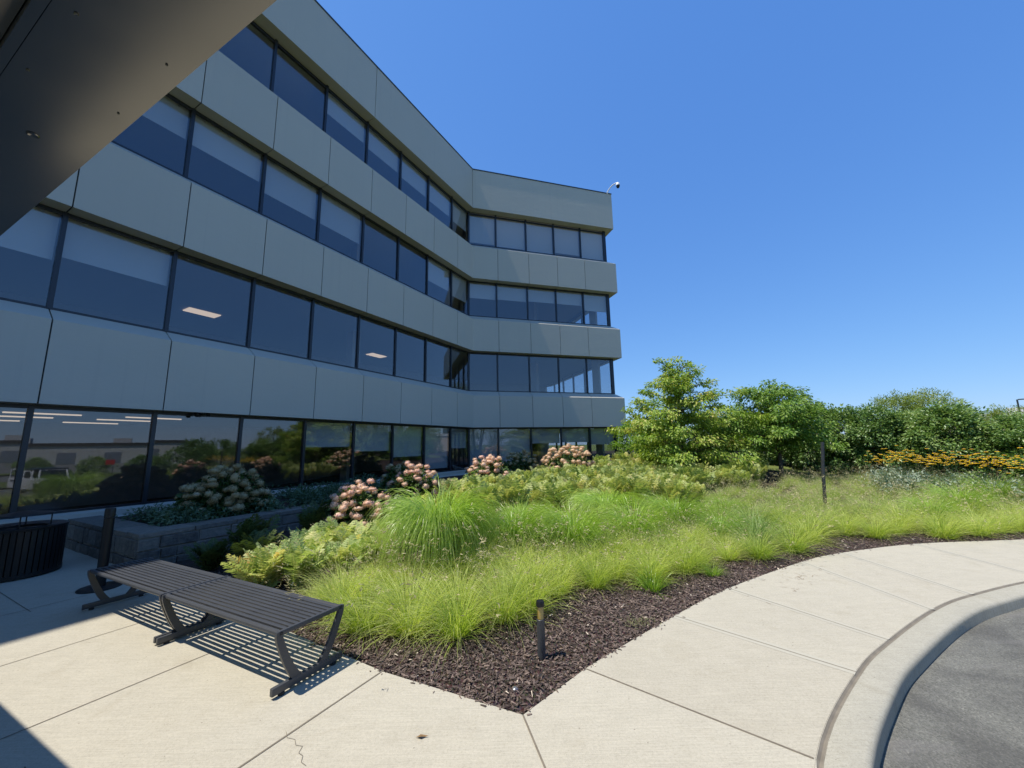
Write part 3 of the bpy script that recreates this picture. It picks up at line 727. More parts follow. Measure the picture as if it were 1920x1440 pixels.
# ------------------------------------------------------------------ planter of field stone
PLC = np.array([-5.60, 5.98])
PLT = empty('stone_planter', (float(PLC[0]), float(PLC[1]), 0))
tag(PLT, 'raised fieldstone planter wall with flat stone cap beside the building', 'planter')
pd = d1; pq = -n1
WL = 2.95; WB = 3.15; TH = 0.42; HT = 0.50
m = MB(); mm = MB()
def stones(org, dr, nr, length, z0, z1, m):
    z = z0
    while z < z1 - 0.02:
        h = min(random.choice([0.12, 0.15, 0.19, 0.22]), z1 - z)
        if z1 - z - h < 0.05: h = z1 - z
        x = 0
        while x < length - 0.01:
            w = min(random.uniform(0.18, 0.52), length - x)
            if length - x - w < 0.1: w = length - x
            m.cur = random.random(); g = 0.011; o = random.uniform(0.0, 0.016)
            c0 = org + dr * (x + g); c1 = org + dr * (x + w - g)
            j = lambda: random.uniform(-0.009, 0.009)
            fr = [(*(c0 + nr * (o + j())), z + g + j()), (*(c1 + nr * (o + j())), z + g + j()), (*(c1 + nr * (o + j())), z + h - g + j()), (*(c0 + nr * (o + j())), z + h - g + j())]
            e = 0.012
            ic = np.mean(np.array(fr), 0)
            fr2 = [tuple(ic + (np.array(p) - ic) * (1 - e / 0.1) + np.array([*(nr * 0.010), 0])) for p in fr]
            bk = [(p[0] - nr[0] * 0.08, p[1] - nr[1] * 0.08, p[2]) for p in fr]
            m.add(fr2 + fr + bk, [(0, 1, 2, 3)] + [(4 + i, 4 + (i + 1) % 4, (i + 1) % 4, i) for i in range(4)] + [(8 + i, 8 + (i + 1) % 4, 4 + (i + 1) % 4, 4 + i) for i in range(4)])
            x += w
        z += h
TOPW = HT - 0.075
stones(PLC, pd, n1, WL, -0.06, TOPW, m)
stones(PLC + pq * WB, -pq, -d1, WB, -0.06, TOPW, m)
stones(PLC + pd * WL, pq, d1, TH, -0.06, TOPW, m)
def rect(o, a, la, b, lb): return [tuple(o), tuple(o + a * la), tuple(o + a * la + b * lb), tuple(o + b * lb)]
mm.prism(rect(PLC + pq * 0.02 + pd * 0.02, pd, WL - 0.04, pq, TH - 0.04), -0.1, TOPW - 0.002)
mm.prism(rect(PLC + pd * 0.02 + pq * (TH - 0.02), pq, WB - TH, pd, TH - 0.04), -0.1, TOPW - 0.002)
mm.build('mortar_core', M['mortar'], PLT)
m.build('stone_wall', M['stone'], PLT)
m = MB(); x = 0.0
while x < WL - 0.02:
    w = min(random.uniform(0.55, 0.95), WL - x); m.cur = random.uniform(0.35, 0.9)
    o = PLC + pd * (x + w / 2) + pq * (TH / 2); m.box((o[0], o[1], HT - 0.0375 + random.uniform(-.004, .004)), (w - 0.012, TH + 0.02, 0.072), 0, R(90 - 28.76), bev=0.008); x += w
x = TH + 0.012
while x < WB - 0.02:
    w = min(random.uniform(0.55, 0.95), WB - x); m.cur = random.uniform(0.35, 0.9)
    o = PLC + pq * (x + w / 2) + pd * (TH / 2); m.box((o[0], o[1], HT - 0.0375 + random.uniform(-.004, .004)), (TH + 0.02, w - 0.012, 0.072), 0, R(90 - 28.76), bev=0.008); x += w
m.build('cap_stone', M['stone'], PLT)
# soil that fills the planter and runs on along the building
SOIL = [PLC + pq * (TH - .02) + pd * (TH - .02), PLC + pd * 9.0 + pq * (TH - .02), PLC + pd * 9.0 + pq * 3.3, PLC + pq * 3.3 + pd * (TH - .02)]
SOIL = [tuple(p) for p in SOIL]
tag(link('planter_soil', grid_mesh('planter_soil', -9, 2, 5, 18, 0.14, lambda x, y: 0.415 + 0.02 * np.sin(x * 7) * np.cos(y * 6), lambda x, y: in_poly(SOIL, x, y), M['soil'])), kind='structure')

# ------------------------------------------------------------------ benches
bd = np.array([0.889, -0.458]); bd /= np.linalg.norm(bd)
def make_bench(loc, label):
    """1.72 x .54 backless slatted bench; local x along the seat, y across"""
    t = empty('slatted_bench', loc, math.atan2(bd[1], bd[0]))
    tag(t, label, 'bench', 'slatted benches set end to end')
    L, W, H = 1.715, 0.54, 0.43
    n = 12; pitch = W / n
    m = MB()
    for i in range(n):
        y = pitch * (i + 0.5)
        if i in (0, n - 1): m.tube([(0.02, y, H - 0.021), (L - 0.02, y, H - 0.021)], 0.0205, 10)
        else: m.box((L / 2, y, H - 0.010), (L - 0.03, pitch - 0.016, 0.016), bev=0.003)
    m.build('seat', M['bench'], t, True, False)
    m = MB()
    for x in (0.06, L * 0.35, L * 0.65, L - 0.06): m.box((x, W / 2, H - 0.034), (0.035, W - 0.05, 0.010))
    m.build('under_strap', M['bench'], t, False, False)
    for x in (0.018, L - 0.018):
        th = 0.026
        # profile in (y, z): sheet-steel loop with splayed legs bent into the seat edge
        near = [(0.014, H - 0.006), (0.016, H - 0.05), (0.050, H - 0.145), (0.094, H - 0.245), (0.138, H * 0.25), (0.178, 0.052)]
        near = [tuple(p) for p in catmull(near, 4)]
        for side in (0, 1):
            m = MB(); pts = near; w = 0.026
            V = []
            for i, (y, z) in enumerate(pts):
                q = pts[min(i + 1, len(pts) - 1)]; p = pts[max(i - 1, 0)]
                ty, tz = q[0] - p[0], q[1] - p[1]; ll = math.hypot(ty, tz); ny, nz = -tz / ll, ty / ll
                ww = w * (0.85 + 0.35 * i / len(pts))
                for s_ in (-1, 1):
                    yy = y + ny * ww * s_; zz = z + nz * ww * s_
                    if side: yy = W - yy
                    for xx in (x - th / 2, x + th / 2): V.append((xx, yy, zz))
            k = len(pts); F = []
            for i in range(k - 1):
                a = i * 4; b = a + 4
                F += [(a, a + 1, b + 1, b), (a + 2, b + 2, b + 3, a + 3), (a, b, b + 2, a + 2), (a + 1, a + 3, b + 3, b + 1)]
            F += [(0, 2, 3, 1), (4 * k - 4, 4 * k - 3, 4 * k - 1, 4 * k - 2)]
            m.add(V, F); m.build('leg', M['bench'], t, False, False)
        m = MB()
        m.box((x, W / 2, 0.046), (th + 0.006, W + 0.03, 0.052), bev=0.006); m.build('foot_bar', M['bench'], t, True, False)
        m = MB(); m.box((x, W / 2, H - 0.018), (th, W - 0.01, 0.034), bev=0.005); m.build('end_rail', M['bench'], t, True, False)
        for y in (0.06, W - 0.06):
            m = MB(); m.lathe([(0.022, 0.0), (0.022, 0.021)], (x, y, 0), 12); m.build('glide', M['rubber'], t, False, False)
    return t
B0 = np.array([-4.74, 4.53])
make_bench((float(B0[0]), float(B0[1]), 0), 'charcoal slatted bench half in shade, the one next to the stone planter')
Bm = B0 + bd * 1.728
make_bench((float(Bm[0]), float(Bm[1]), 0), 'charcoal slatted bench in full sun, the one ending at the mulch bed')

# litter bin
BIN = empty('litter_bin', (-7.2, 5.86, 0)); tag(BIN, 'round black slatted litter bin with raised lid, beside the stone planter', 'bin')
m = MB(); rb = 0.44
for i in range(46):
    a = 2 * math.pi * i / 46; m.box((rb * math.cos(a), rb * math.sin(a), 0.36), (0.012, 0.048, 0.60), 0, a)
m.build('slat', M['black'], BIN, False, False)
m = MB(); m.lathe([(rb - 0.02, 0.02), (rb + 0.012, 0.02), (rb + 0.012, 0.07), (rb - 0.02, 0.07)], n=48); m.build('base_ring', M['black'], BIN, True, False)
m = MB(); m.lathe([(rb - 0.03, 0.64), (rb + 0.015, 0.64), (rb + 0.02, 0.675), (rb - 0.02, 0.69), (0.26, 0.665), (0.24, 0.62), (0.24, 0.55)], n=48); m.build('rim', M['black'], BIN, True, False)
m = MB(); m.lathe([(rb - 0.05, 0.03), (rb - 0.05, 0.62)], n=40); m.build('liner', M['black'], BIN, True, False)
LID = MB(); LID.lathe([(0.0005, 0.895), (0.29, 0.845), (0.30, 0.835), (0.285, 0.832), (0.0005, 0.85)], n=40); lid = LID.build('lid', M['black'], BIN, True, False)
m = MB()
for i in range(4):
    a = math.pi / 4 + i * math.pi / 2; m.tube([(0.27 * math.cos(a), 0.27 * math.sin(a), 0.66), (0.27 * math.cos(a), 0.27 * math.sin(a), 0.845)], 0.008, 8)
m.build('lid_rod', M['black'], lid, False, False)
# smokers' post
SM = empty('ash_post', (-5.33, 5.26, 0)); tag(SM, 'slim black ash post on a round base plate behind the shaded bench', 'ash post')
m = MB(); m.lathe([(0.21, 0.0), (0.21, 0.012), (0.19, 0.022), (0.055, 0.028)], n=36); m.build('base_plate', M['black'], SM, True, False)
m = MB(); m.lathe([(0.052, 0.025), (0.052, 0.86)], n=24); m.build('tube', M['black'], SM, True, False)
m = MB(); m.lathe([(0.054, 0.868), (0.054, 0.97), (0.05, 0.985), (0.02, 0.99)], n=24); m.build('cap', M['black'], SM, True, False)

# path light in the mulch
PL = empty('path_light', (0.2, 3.46, -0.01)); tag(PL, 'short black path light with clear lens standing in the mulch', 'path light')
m = MB(); m.lathe([(0.033, -0.05), (0.033, 0.285), (0.030, 0.288)], n=24); m.build('post', M['bench'], PL, True, False)
m = MB(); m.lathe([(0.031, 0.288), (0.031, 0.385)], n=24); m.build('lens', M['lens'], PL, True, False)
m = MB(); m.lathe([(0.024, 0.289), (0.024, 0.384)], n=16); m.build('lamp_core', M['lampcore'], PL, True, False)
m = MB(); m.lathe([(0.035, 0.385), (0.035, 0.418), (0.030, 0.427), (0.002, 0.429)], n=24); m.build('cap', M['black'], PL, True, False)
# little irrigation cap and weed in the mulch
o = MB(); o.lathe([(0.02, -0.03), (0.02, 0.008), (0.014, 0.014), (0.002, 0.015)], n=16)
place('sprinkler_head', o, M['silver'], 'small grey sprinkler head set in the mulch near the path light', 'sprinkler', (-0.02, 3.03, -0.005), True)
# leaning post
m = MB(); m.tube([(0, 0, -0.2), (0.10, 0.0, 1.0), (0.17, 0.0, 1.55)], 0.034, 10); m.box((0.03, -0.02, 0.35), (0.05, 0.05, 0.12))
place('leaning_post', m, M['steel'], 'thin dark metal post leaning in the meadow grass before the hedge', 'post', (6.85, 8.85, bz(6.85, 8.85)), True)
# dry leaf on the patio
m = MB(); m.add([(0, 0, .004), (.025, .012, .012), (.055, 0, .006), (.03, -.014, .016), (.075, .004, .010)], [(0, 3, 1), (1, 3, 2), (1, 2, 4)])
place('dry_leaf', m, M['brownleaf'], 'curled brown leaf lying on the sunny patio paving', 'leaf', (-0.61, 2.58, 0.0))
# clippings on the sidewalk
m = MB()
for k in range(46):
    x = random.gauss(3.45, .42); y = 5.22 + (x - 3.45) * .55 + random.gauss(-.12, .14); a = random.uniform(0, 3.2); l = random.uniform(.02, .07)
    if bed_dist(np.array([x]), np.array([y]))[0] < -0.03: strip(m, (x, y), (x + l * math.cos(a), y + l * math.sin(a)), 0.004, 0.004 + random.random() * .002)
tag(m.build('grass_clippings', M['brownleaf']), 'dry grass clippings scattered on the sidewalk beside the bed', 'clippings', kind='stuff')

# ------------------------------------------------------------------ plant builders (numpy)
def leaves(P, D, N, L, W, fold=0.18):
    """folded leaf of two triangles; P base, D direction, N upward normal"""
    D = D / np.linalg.norm(D, axis=1, keepdims=True)
    S = np.cross(D, N); S /= (np.linalg.norm(S, axis=1, keepdims=True) + 1e-9)
    U = np.cross(S, D); L = L[:, None]; W = W[:, None]
    mid = P + D * L * 0.45
    V = np.stack([P, mid + S * W / 2 + U * W * fold, P + D * L - U * W * 0.15, mid - S * W / 2 + U * W * fold], 1).reshape(-1, 3)
    b = np.arange(len(P))[:, None] * 4
    T = np.concatenate([b + np.array([[0, 1, 2]]), b + np.array([[0, 2, 3]])], 1).reshape(-1, 3)
    return V, T
def merge(parts):
    Vs, Ts, o = [], [], 0
    for V, T in parts: Vs.append(V); Ts.append(T + o); o += len(V)
    return np.concatenate(Vs), np.concatenate(Ts)

def blades(n, rad, Lm, Ls, w, lean, droop, seed, seg=5, power=1.4, flat=0.5, kmin=0.5):
    """n grass blades: curved, tapering ribbons rising from a small disc"""
    g = np.random.default_rng(seed)
    a = g.uniform(0, 2 * np.pi, n); r0 = rad * np.sqrt(g.random(n))
    az = a + g.normal(0, 0.5, n)
    base = np.stack([r0 * np.cos(a), r0 * np.sin(a), np.full(n, -0.02)], -1)
    L = np.clip(g.normal(Lm, Ls, n), Lm * 0.35, Lm * 1.5)
    th = np.abs(g.normal(0, lean, n)) + lean * 0.7 * r0 / max(rad, 1e-3)
    k = droop * g.uniform(kmin, 1.4, n)
    H = np.stack([np.cos(az), np.sin(az), np.zeros(n)], -1)
    twist = g.normal(0, flat, n)
    side = np.stack([-np.sin(az), np.cos(az), np.zeros(n)], -1)
    P = base.copy(); rows = []; tips = []
    for i in range(seg + 1):
        t = i / seg
        ang = th + k * t ** power
        d = H * np.sin(ang)[:, None] + np.array([0, 0, 1.0]) * np.cos(ang)[:, None]
        ww = w * (1 - t ** 1.6) * (0.7 + 0.3 * min(1, t * 4)) + 0.0006
        nr = np.cross(side, d)
        s_ = side * np.cos(twist + t * 0.6)[:, None] + nr * np.sin(twist + t * 0.6)[:, None]
        rows.append(np.stack([P - s_ * ww / 2, P + s_ * ww / 2], 1)); tips.append(t)
        P = P + d * (L / seg)[:, None]
    V = np.stack(rows, 1).reshape(n, -1, 3)                          # n, (seg+1)*2, 3
    m_ = (seg + 1) * 2
    q = np.concatenate([np.array([[2 * i, 2 * i + 1, 2 * i + 3], [2 * i, 2 * i + 3, 2 * i + 2]]) for i in range(seg)])
    T = (np.arange(n)[:, None, None] * m_ + q[None]).reshape(-1, 3)
    var = np.repeat(np.clip(g.beta(2, 2, n), 0, 1), m_)
    tip = np.tile(np.repeat(np.array(tips), 2), n)
    ends = P
    return V.reshape(-1, 3), T, var, tip, ends, H

def clump(name, mat, n, rad, Lm, Ls, w, lean, droop, seed, seedn=0, **kw):
    V, T, var, tip, _, _ = blades(n, rad, Lm, Ls, w, lean, droop, seed, **kw)
    mats = [mat]; mi = np.zeros(len(T), int)
    if seedn:
        Vs, Ts, vs, ts, _, _ = blades(int(n * 0.13), rad * 1.2, Lm * 0.62, Ls, w * 0.8, 0.95, 0.9, seed + 41, seg=4)   # last year's straw at the foot
        V2, T2, v2, t2, e2, H2 = blades(seedn, rad, Lm * 1.22, Ls * 1.1, w * 0.45, lean * 0.8, droop * 0.45, seed + 99, seg=3)
        g = np.random.default_rng(seed + 5)
        k = 5; P = np.repeat(e2, k, 0) + g.normal(0, 0.018, (seedn * k, 3))
        D = np.repeat(H2, k, 0) * 0.9 + g.normal(0, 0.5, (seedn * k, 3)) + np.array([0, 0, 0.2])
        V3, T3 = leaves(P, D, g.normal(0, 1, P.shape), g.uniform(0.03, 0.06, len(P)), g.uniform(0.006, 0.011, len(P)))
        mats = [mat, M['seed']]
        Vn, Tn = merge([(V, T), (V2, T2), (V3, T3), (Vs, Ts)])
        mi = np.concatenate([np.zeros(len(T), int), np.zeros(len(T2), int), np.ones(len(T3), int), np.ones(len(Ts), int)])
        var = np.concatenate([var, v2, np.repeat(g.random(len(P)), 4), vs * 0.7]); tip = np.concatenate([tip, t2, np.zeros(len(V3)), ts])
        V, T = Vn, Tn
    return np_mesh(name, V, T, mats, {'var': var, 'tip': tip}, mi)

def fern_mesh(name, mat, nf, L, seed, spread=0.75, pairs=15, upright=0.5):
    g = np.random.default_rng(seed); parts = []; var = []
    for i in range(nf):
        az = g.uniform(0, 2 * np.pi); th0 = g.uniform(0.05, upright); k = g.uniform(0.5, 1.35) * spread; l = L * g.uniform(0.65, 1.15)
        t = np.linspace(0, 1, pairs + 2)[1:-1]
        ang = th0 + k * np.linspace(0, 1, pairs + 2) ** 1.5
        H = np.array([math.cos(az), math.sin(az), 0]); Z = np.array([0, 0, 1.0])
        d = H * np.sin(ang)[:, None] + Z * np.cos(ang)[:, None]
        P = np.concatenate([[np.array([g.normal(0, .05), g.normal(0, .05), 0])], np.zeros((pairs + 1, 3))])
        for j in range(1, pairs + 2): P[j] = P[j - 1] + d[j] * l / (pairs + 1)
        roll = g.normal(0, 0.35); S0 = np.array([-math.sin(az), math.cos(az), 0])
        nr = np.cross(S0, d); S = S0 * math.cos(roll) + nr * math.sin(roll); Nn = np.cross(S, d)
        pl = l * 0.27 * np.sin(np.pi * (0.13 + 0.87 * t)) ** 0.8 + 0.012
        fv = np.clip(g.beta(1.7, 1.7), 0, 1)
        for sg in (-1, 1):
            D = S[1:-1] * sg + d[1:-1] * 0.55 + g.normal(0, 0.10, (pairs, 3)) - Z * 0.12
            parts.append(leaves(P[1:-1], D, -Nn[1:-1], pl, np.full(pairs, l / pairs * 1.05), 0.12)); var += [np.repeat(np.clip(fv + g.normal(0, 0.12, pairs), 0, 1), 4)]
        # rachis
        w = 0.004
        Vr = np.stack([P - S * w, P + S * w], 1).reshape(-1, 3)
        Tr = np.concatenate([np.array([[2 * j, 2 * j + 1, 2 * j + 3], [2 * j, 2 * j + 3, 2 * j + 2]]) for j in range(pairs + 1)])
        parts.append((Vr, Tr)); var.append(np.full(len(Vr), min(1, fv + 0.2)))
    V, T = merge(parts)
    return np_mesh(name, V, T, mat, {'var': np.concatenate(var)})

def leaf_cloud(name, mat, C, rad, per, L, W, seed, droop=0.5, flat=1.0, out_from=(0, 0, 0)):
    """leaves gathered in clumps round the centres C (k,3) with radii rad"""
    g = np.random.default_rng(seed); C = np.asarray(C, float); k = len(C)
    idx = np.repeat(np.arange(k), per)
    q = g.normal(0, 1, (len(idx), 3)); q /= np.linalg.norm(q, axis=1, keepdims=True)
    q *= (g.random(len(idx)) ** 0.45)[:, None]
    q[:, 2] *= flat
    P = C[idx] + q * np.asarray(rad)[idx][:, None]
    od = C[idx] - np.array(out_from); od[:, 2] *= 0.3; od /= (np.linalg.norm(od, axis=1, keepdims=True) + 1e-6)
    D = q * 0.9 + od * 0.7 + g.normal(0, 0.45, P.shape); D[:, 2] -= droop
    Nn = np.array([0, 0, 1.0]) + g.normal(0, 0.45, P.shape) + od * 0.25
    V, T = leaves(P, D, Nn, g.uniform(0.7, 1.25, len(P)) * L, g.uniform(0.7, 1.2, len(P)) * W)
    cv = np.repeat(g.normal(0, 0.13, k), per)
    var = np.clip(g.beta(2, 2.2, len(P)) + cv, 0, 1)
    return np_mesh(name, V, T, mat, {'var': np.repeat(var, 4)})

# ---- grasses
fine = [clump('fine_grass', M['g_lime'], 640, 0.10, 0.50, 0.13, 0.0050, 0.46, 1.35, 10 + i, seedn=26, power=1.5, seg=6) for i in range(4)]
big = [clump('fountain_grass', M['g_big'], 2400, 0.17, 1.06, 0.12, 0.0076, 0.16, 2.75, 30 + i, power=1.3, seg=8, flat=0.4, kmin=0.85) for i in range(3)]
med = [clump('arching_grass', M['g_big'], 1100, 0.15, 0.80, 0.11, 0.0062, 0.28, 2.1, 50 + i, power=1.35, seg=6, kmin=0.7) for i in range(3)]
mead = [clump('meadow_grass', M['g_mead'], 560, 0.19, 0.52, 0.11, 0.0052, 0.42, 1.1, 70 + i, seedn=55) for i in range(4)]
blue = [clump('bluish_grass', M['g_blue'], 480, 0.12, 0.52, 0.10, 0.0055, 0.38, 1.25, 90 + i, seedn=10) for i in range(2)]
small = [clump('grass_tuft', M['g_big'], 190, 0.06, 0.30, 0.06, 0.0060, 0.5, 1.0, 110 + i) for i in range(2)]

def grow(name, me, x, y, sc, label, cat, group=None, z=None, rz=None, zs=1.0):
    o = link(name, me, None, (x, y, (bz(x, y) if z is None else z)), random.uniform(0, 6.28) if rz is None else rz, (sc, sc, sc * zs * random.uniform(0.94, 1.08)))
    return tag(o, label, cat, group)

BIGS = [(-1.04, 5.50, 1.03, big, 'largest arching fountain grass clump, in front of the pink hydrangea'),
        (0.02, 6.1, 1.08, med, 'arching grass clump next to the largest fountain grass'),
        (0.88, 6.15, 1.08, med, 'upright bright green grass clump, second from the largest fountain grass'),
        (1.75, 7.65, 0.95, big, 'broad green grass clump near the ferns, behind the bright upright clump'),
        (1.95, 6.6, 1.05, med, 'yellow-green arching clump in the middle of the grass bed'),
        (3.0, 7.5, 1.05, med, 'arching clump at the fern edge, farther along from the broad green clump'),
        (3.55, 7.0, 0.8, med, 'low arching clump among the meadow grass, short of the leaning post'),
        (9.6, 8.6, 1.0, med, 'vivid green arching clump at the outer end of the sidewalk bed'),
        (8.3, 8.0, 0.85, med, 'vivid green arching clump beside the curving sidewalk'),
        (11.2, 9.3, 1.0, med, 'arching green clump in front of the yellow flowers')]
for i, (x, y, sc, kind, lab) in enumerate(BIGS):
    grow('fountain_grass', kind[i % 3], x, y, sc, lab, 'grass clump', 'large arching grasses', zs=1.62 if i == 0 else 1.18)
# front row of fine clumps, by measured bases
FRONT = [(-1.82, 4.32, 1.0, 'fine grass clump behind the sunny bench, beside its mulch strip'), (-1.45, 4.0, 1.0, 'fine grass clump nearest the corner of the sunny bench'),
         (-1.0, 3.93, 1.05, 'fine grass clump at the front of the bed, towards the bench'), (-0.55, 3.84, 1.05, 'foremost fine grass clump, standing farthest out in the mulch'),
         (-0.12, 4.12, 0.95, 'fine grass clump just behind the path light'), (0.45, 4.68, 0.8, 'smaller fine grass clump behind open mulch, beyond the path light'),
         (0.95, 4.95, 0.78, 'fine grass clump at the middle of the mulch edge'), (1.9, 5.42, 0.75, 'fine grass clump behind the single dark green tuft'),
         (2.55, 5.72, 0.78, 'fine grass clump by the sidewalk bend'), (3.1, 5.98, 0.78, 'fine grass clump leaning to the sidewalk bend')]
for i, (x, y, sc, lab) in enumerate(FRONT): grow('fine_grass', fine[i % 4], x, y, sc, lab, 'grass clump', 'front row of fine grass')
grow('grass_tuft', small[0], 1.62, 4.88, 1.0, 'lone dark green tuft out in the mulch near the sidewalk', 'grass clump')
grow('grass_tuft', small[1], 2.55, 5.32, 0.7, 'small green tuft between the mulch and the sidewalk bend', 'grass clump')
used = [(x, y, 0.55) for x, y, _, _, _ in BIGS] + [(x, y, 0.30) for x, y, _, _ in FRONT]
def free(x, y, r):
    return all((x - a) ** 2 + (y - b) ** 2 > (0.5 * (r + c)) ** 2 * 1.0 for a, b, c in used)
def scatter(n, poly, r, dmin, dmax, tries=9000):
    out = []; pp = np.array(poly)
    X = rng.uniform(pp[:, 0].min(), pp[:, 0].max(), tries); Y = rng.uniform(pp[:, 1].min(), pp[:, 1].max(), tries)
    k = in_poly(poly, X, Y); X, Y = X[k], Y[k]
    d = bed_dist(X, Y); k = (d > dmin) & (d < dmax)
    for x, y in zip(X[k].tolist(), Y[k].tolist()):
        if len(out) >= n: break
        if not free(x, y, r): continue
        used.append((x, y, r)); out.append((x, y))
    return out
# fine grass filling the near bed
for i, (x, y) in enumerate(scatter(38, [(-1.9, 4.1), (-0.4, 4.0), (1.0, 4.8), (3.4, 5.9), (3.4, 6.9), (0.8, 5.9), (-0.3, 5.4), (-1.4, 5.1), (-1.95, 4.9)], 0.36, 0.6, 4)):
    grow('fine_grass', fine[i % 4], x, y, random.uniform(0.75, 1.0), 'fine-bladed lime green grass clump inside the near bed', 'grass clump', 'fine grass filling the near bed')
for i, (x, y) in enumerate(scatter(16, [(-2.5, 4.5), (-1.7, 4.5), (-1.6, 5.3), (-2.3, 5.0)], 0.3, 0.35, 4)):
    grow('fine_grass', fine[i % 4], x, y, random.uniform(0.45, 0.6), 'short fine grass clump between the ferns and the bench', 'grass clump', 'short grass beside the ferns')
for i, (x, y) in enumerate(scatter(5, [(2.9, 6.1), (4.6, 6.8), (4.4, 7.6), (2.8, 6.9)], 0.5, 0.5, 3)):
    grow('bluish_grass', blue[i % 2], x, y, random.uniform(0.9, 1.15), 'bluish green grass clump among the lime ones by the sidewalk', 'grass clump', 'bluish grasses by the sidewalk')
# row along the sidewalk to the far end
for i, (x, y) in enumerate(scatter(60, [(3.4, 5.8), (5, 6.5), (8, 7.05), (11, 7.3), (15.5, 8.6), (19, 10.2), (18.5, 11.5), (14, 9.6), (8, 8.2), (4.2, 7.4)], 0.42, 0.36, 1.5)):
    grow('fine_grass', fine[i % 4], x, y, random.uniform(0.8, 1.1), 'fine grass clump in the row along the curving sidewalk', 'grass clump', 'grass row along the sidewalk')
for i, (x, y) in enumerate(scatter(8, [(1.2, 6.9), (4.4, 7.2), (4.6, 8.6), (1.4, 8.6)], 0.5, 0.5, 6)):
    grow('arching_grass', med[i % 3], x, y, random.uniform(0.6, 0.8), 'mid-size arching green clump between fine grass and ferns', 'grass clump', 'arching grasses before the ferns')
for i, (x, y) in enumerate(scatter(7, [(-0.9, 6.0), (0.8, 6.6), (1.4, 7.9), (0.2, 8.2), (-1.0, 7.3)], 0.5, 0.5, 6)):
    grow('arching_grass', med[i % 3], x, y, random.uniform(0.6, 0.8), 'mid-size arching green clump tucked behind the big fountain grass', 'grass clump', 'arching grasses behind the fountain grass')
# seeded meadow
for i, (x, y) in enumerate(scatter(150, [(3.6, 7.3), (8.5, 7.9), (12, 8.4), (16, 9.6), (17, 11.5), (13.5, 13.0), (9.5, 12.4), (6.8, 11.4), (4.6, 9.6)], 0.50, 0.9, 9)):
    grow('meadow_grass', mead[i % 4], x, y, random.uniform(0.85, 1.12) * ((0.92 if y < 8.6 else 0.68 if y < 10.5 else 0.5) if x < 8 else 0.60), 'meadow grass clump with tan seed heads', 'grass clump', 'seeded meadow grass')
# ---- ferns
ferns = [fern_mesh('fern', M['fern'], 46, 0.66, 200 + i, 0.62, 17, 0.62) for i in range(3)]
fernb = [fern_mesh('fern', M['fernback'], 44, 0.56, 220 + i, 0.42, 12, 0.55) for i in range(4)]
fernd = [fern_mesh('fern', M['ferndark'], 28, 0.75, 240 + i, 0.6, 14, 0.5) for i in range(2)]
FR = [(-3.15, 5.12, 0.80, 'yellowing fern nearest the benches, at the shade line'), (-2.70, 5.20, 0.84, 'yellow-green fern second from the shade line'),
      (-2.98, 5.72, 0.85, 'tall fern behind the pair at the shade line'), (-2.28, 5.42, 0.80, 'fern with golden fronds beside the short grass'),
      (-2.42, 6.05, 0.82, 'fern in front of the foremost pink hydrangea'), (-1.95, 5.85, 0.8, 'fern against the side of the largest fountain grass'),
      (-2.0, 6.4, 0.85, 'fern between the hydrangea and the fountain grass'), (-2.75, 6.4, 0.92, 'tall fern at the foot of the foremost pink hydrangea'),
      (-1.75, 7.1, 0.98, 'tall fern behind the largest fountain grass'), (-3.15, 6.25, 0.82, 'fern at the end of the planter wall, half shaded')]
for i, (x, y, sc, lab) in enumerate(FR):
    grow('fern', ferns[i % 3], x, y, sc, lab, 'fern', 'front ferns'); used.append((x, y, 0.4))
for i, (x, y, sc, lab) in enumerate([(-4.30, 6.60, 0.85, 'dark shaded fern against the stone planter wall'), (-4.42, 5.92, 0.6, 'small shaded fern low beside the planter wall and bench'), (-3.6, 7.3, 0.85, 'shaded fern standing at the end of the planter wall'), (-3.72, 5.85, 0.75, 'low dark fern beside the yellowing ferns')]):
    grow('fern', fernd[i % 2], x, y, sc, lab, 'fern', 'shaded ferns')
used += [(-2.9, 7.55, 0.8), (-2.1, 8.7, 0.8), (-0.6, 10.6, 0.9), (2.0, 14.6, 1.5), (0.3, 15.2, 1.2)]
for i, (x, y) in enumerate(scatter(125, [(-1.7, 7.6), (0.8, 8.0), (4.2, 8.9), (6.6, 11.4), (8.0, 12.9), (6.6, 15.4), (3.2, 16.2), (1.4, 14.0), (-0.4, 11.4), (-1.6, 9.4)], 0.46, 0.5, 16)):
    grow('fern', fernb[i % 4], x, y, random.uniform(0.9, 1.25), 'tan-green fern in the broad fern drift before the building', 'fern', 'broad fern drift')

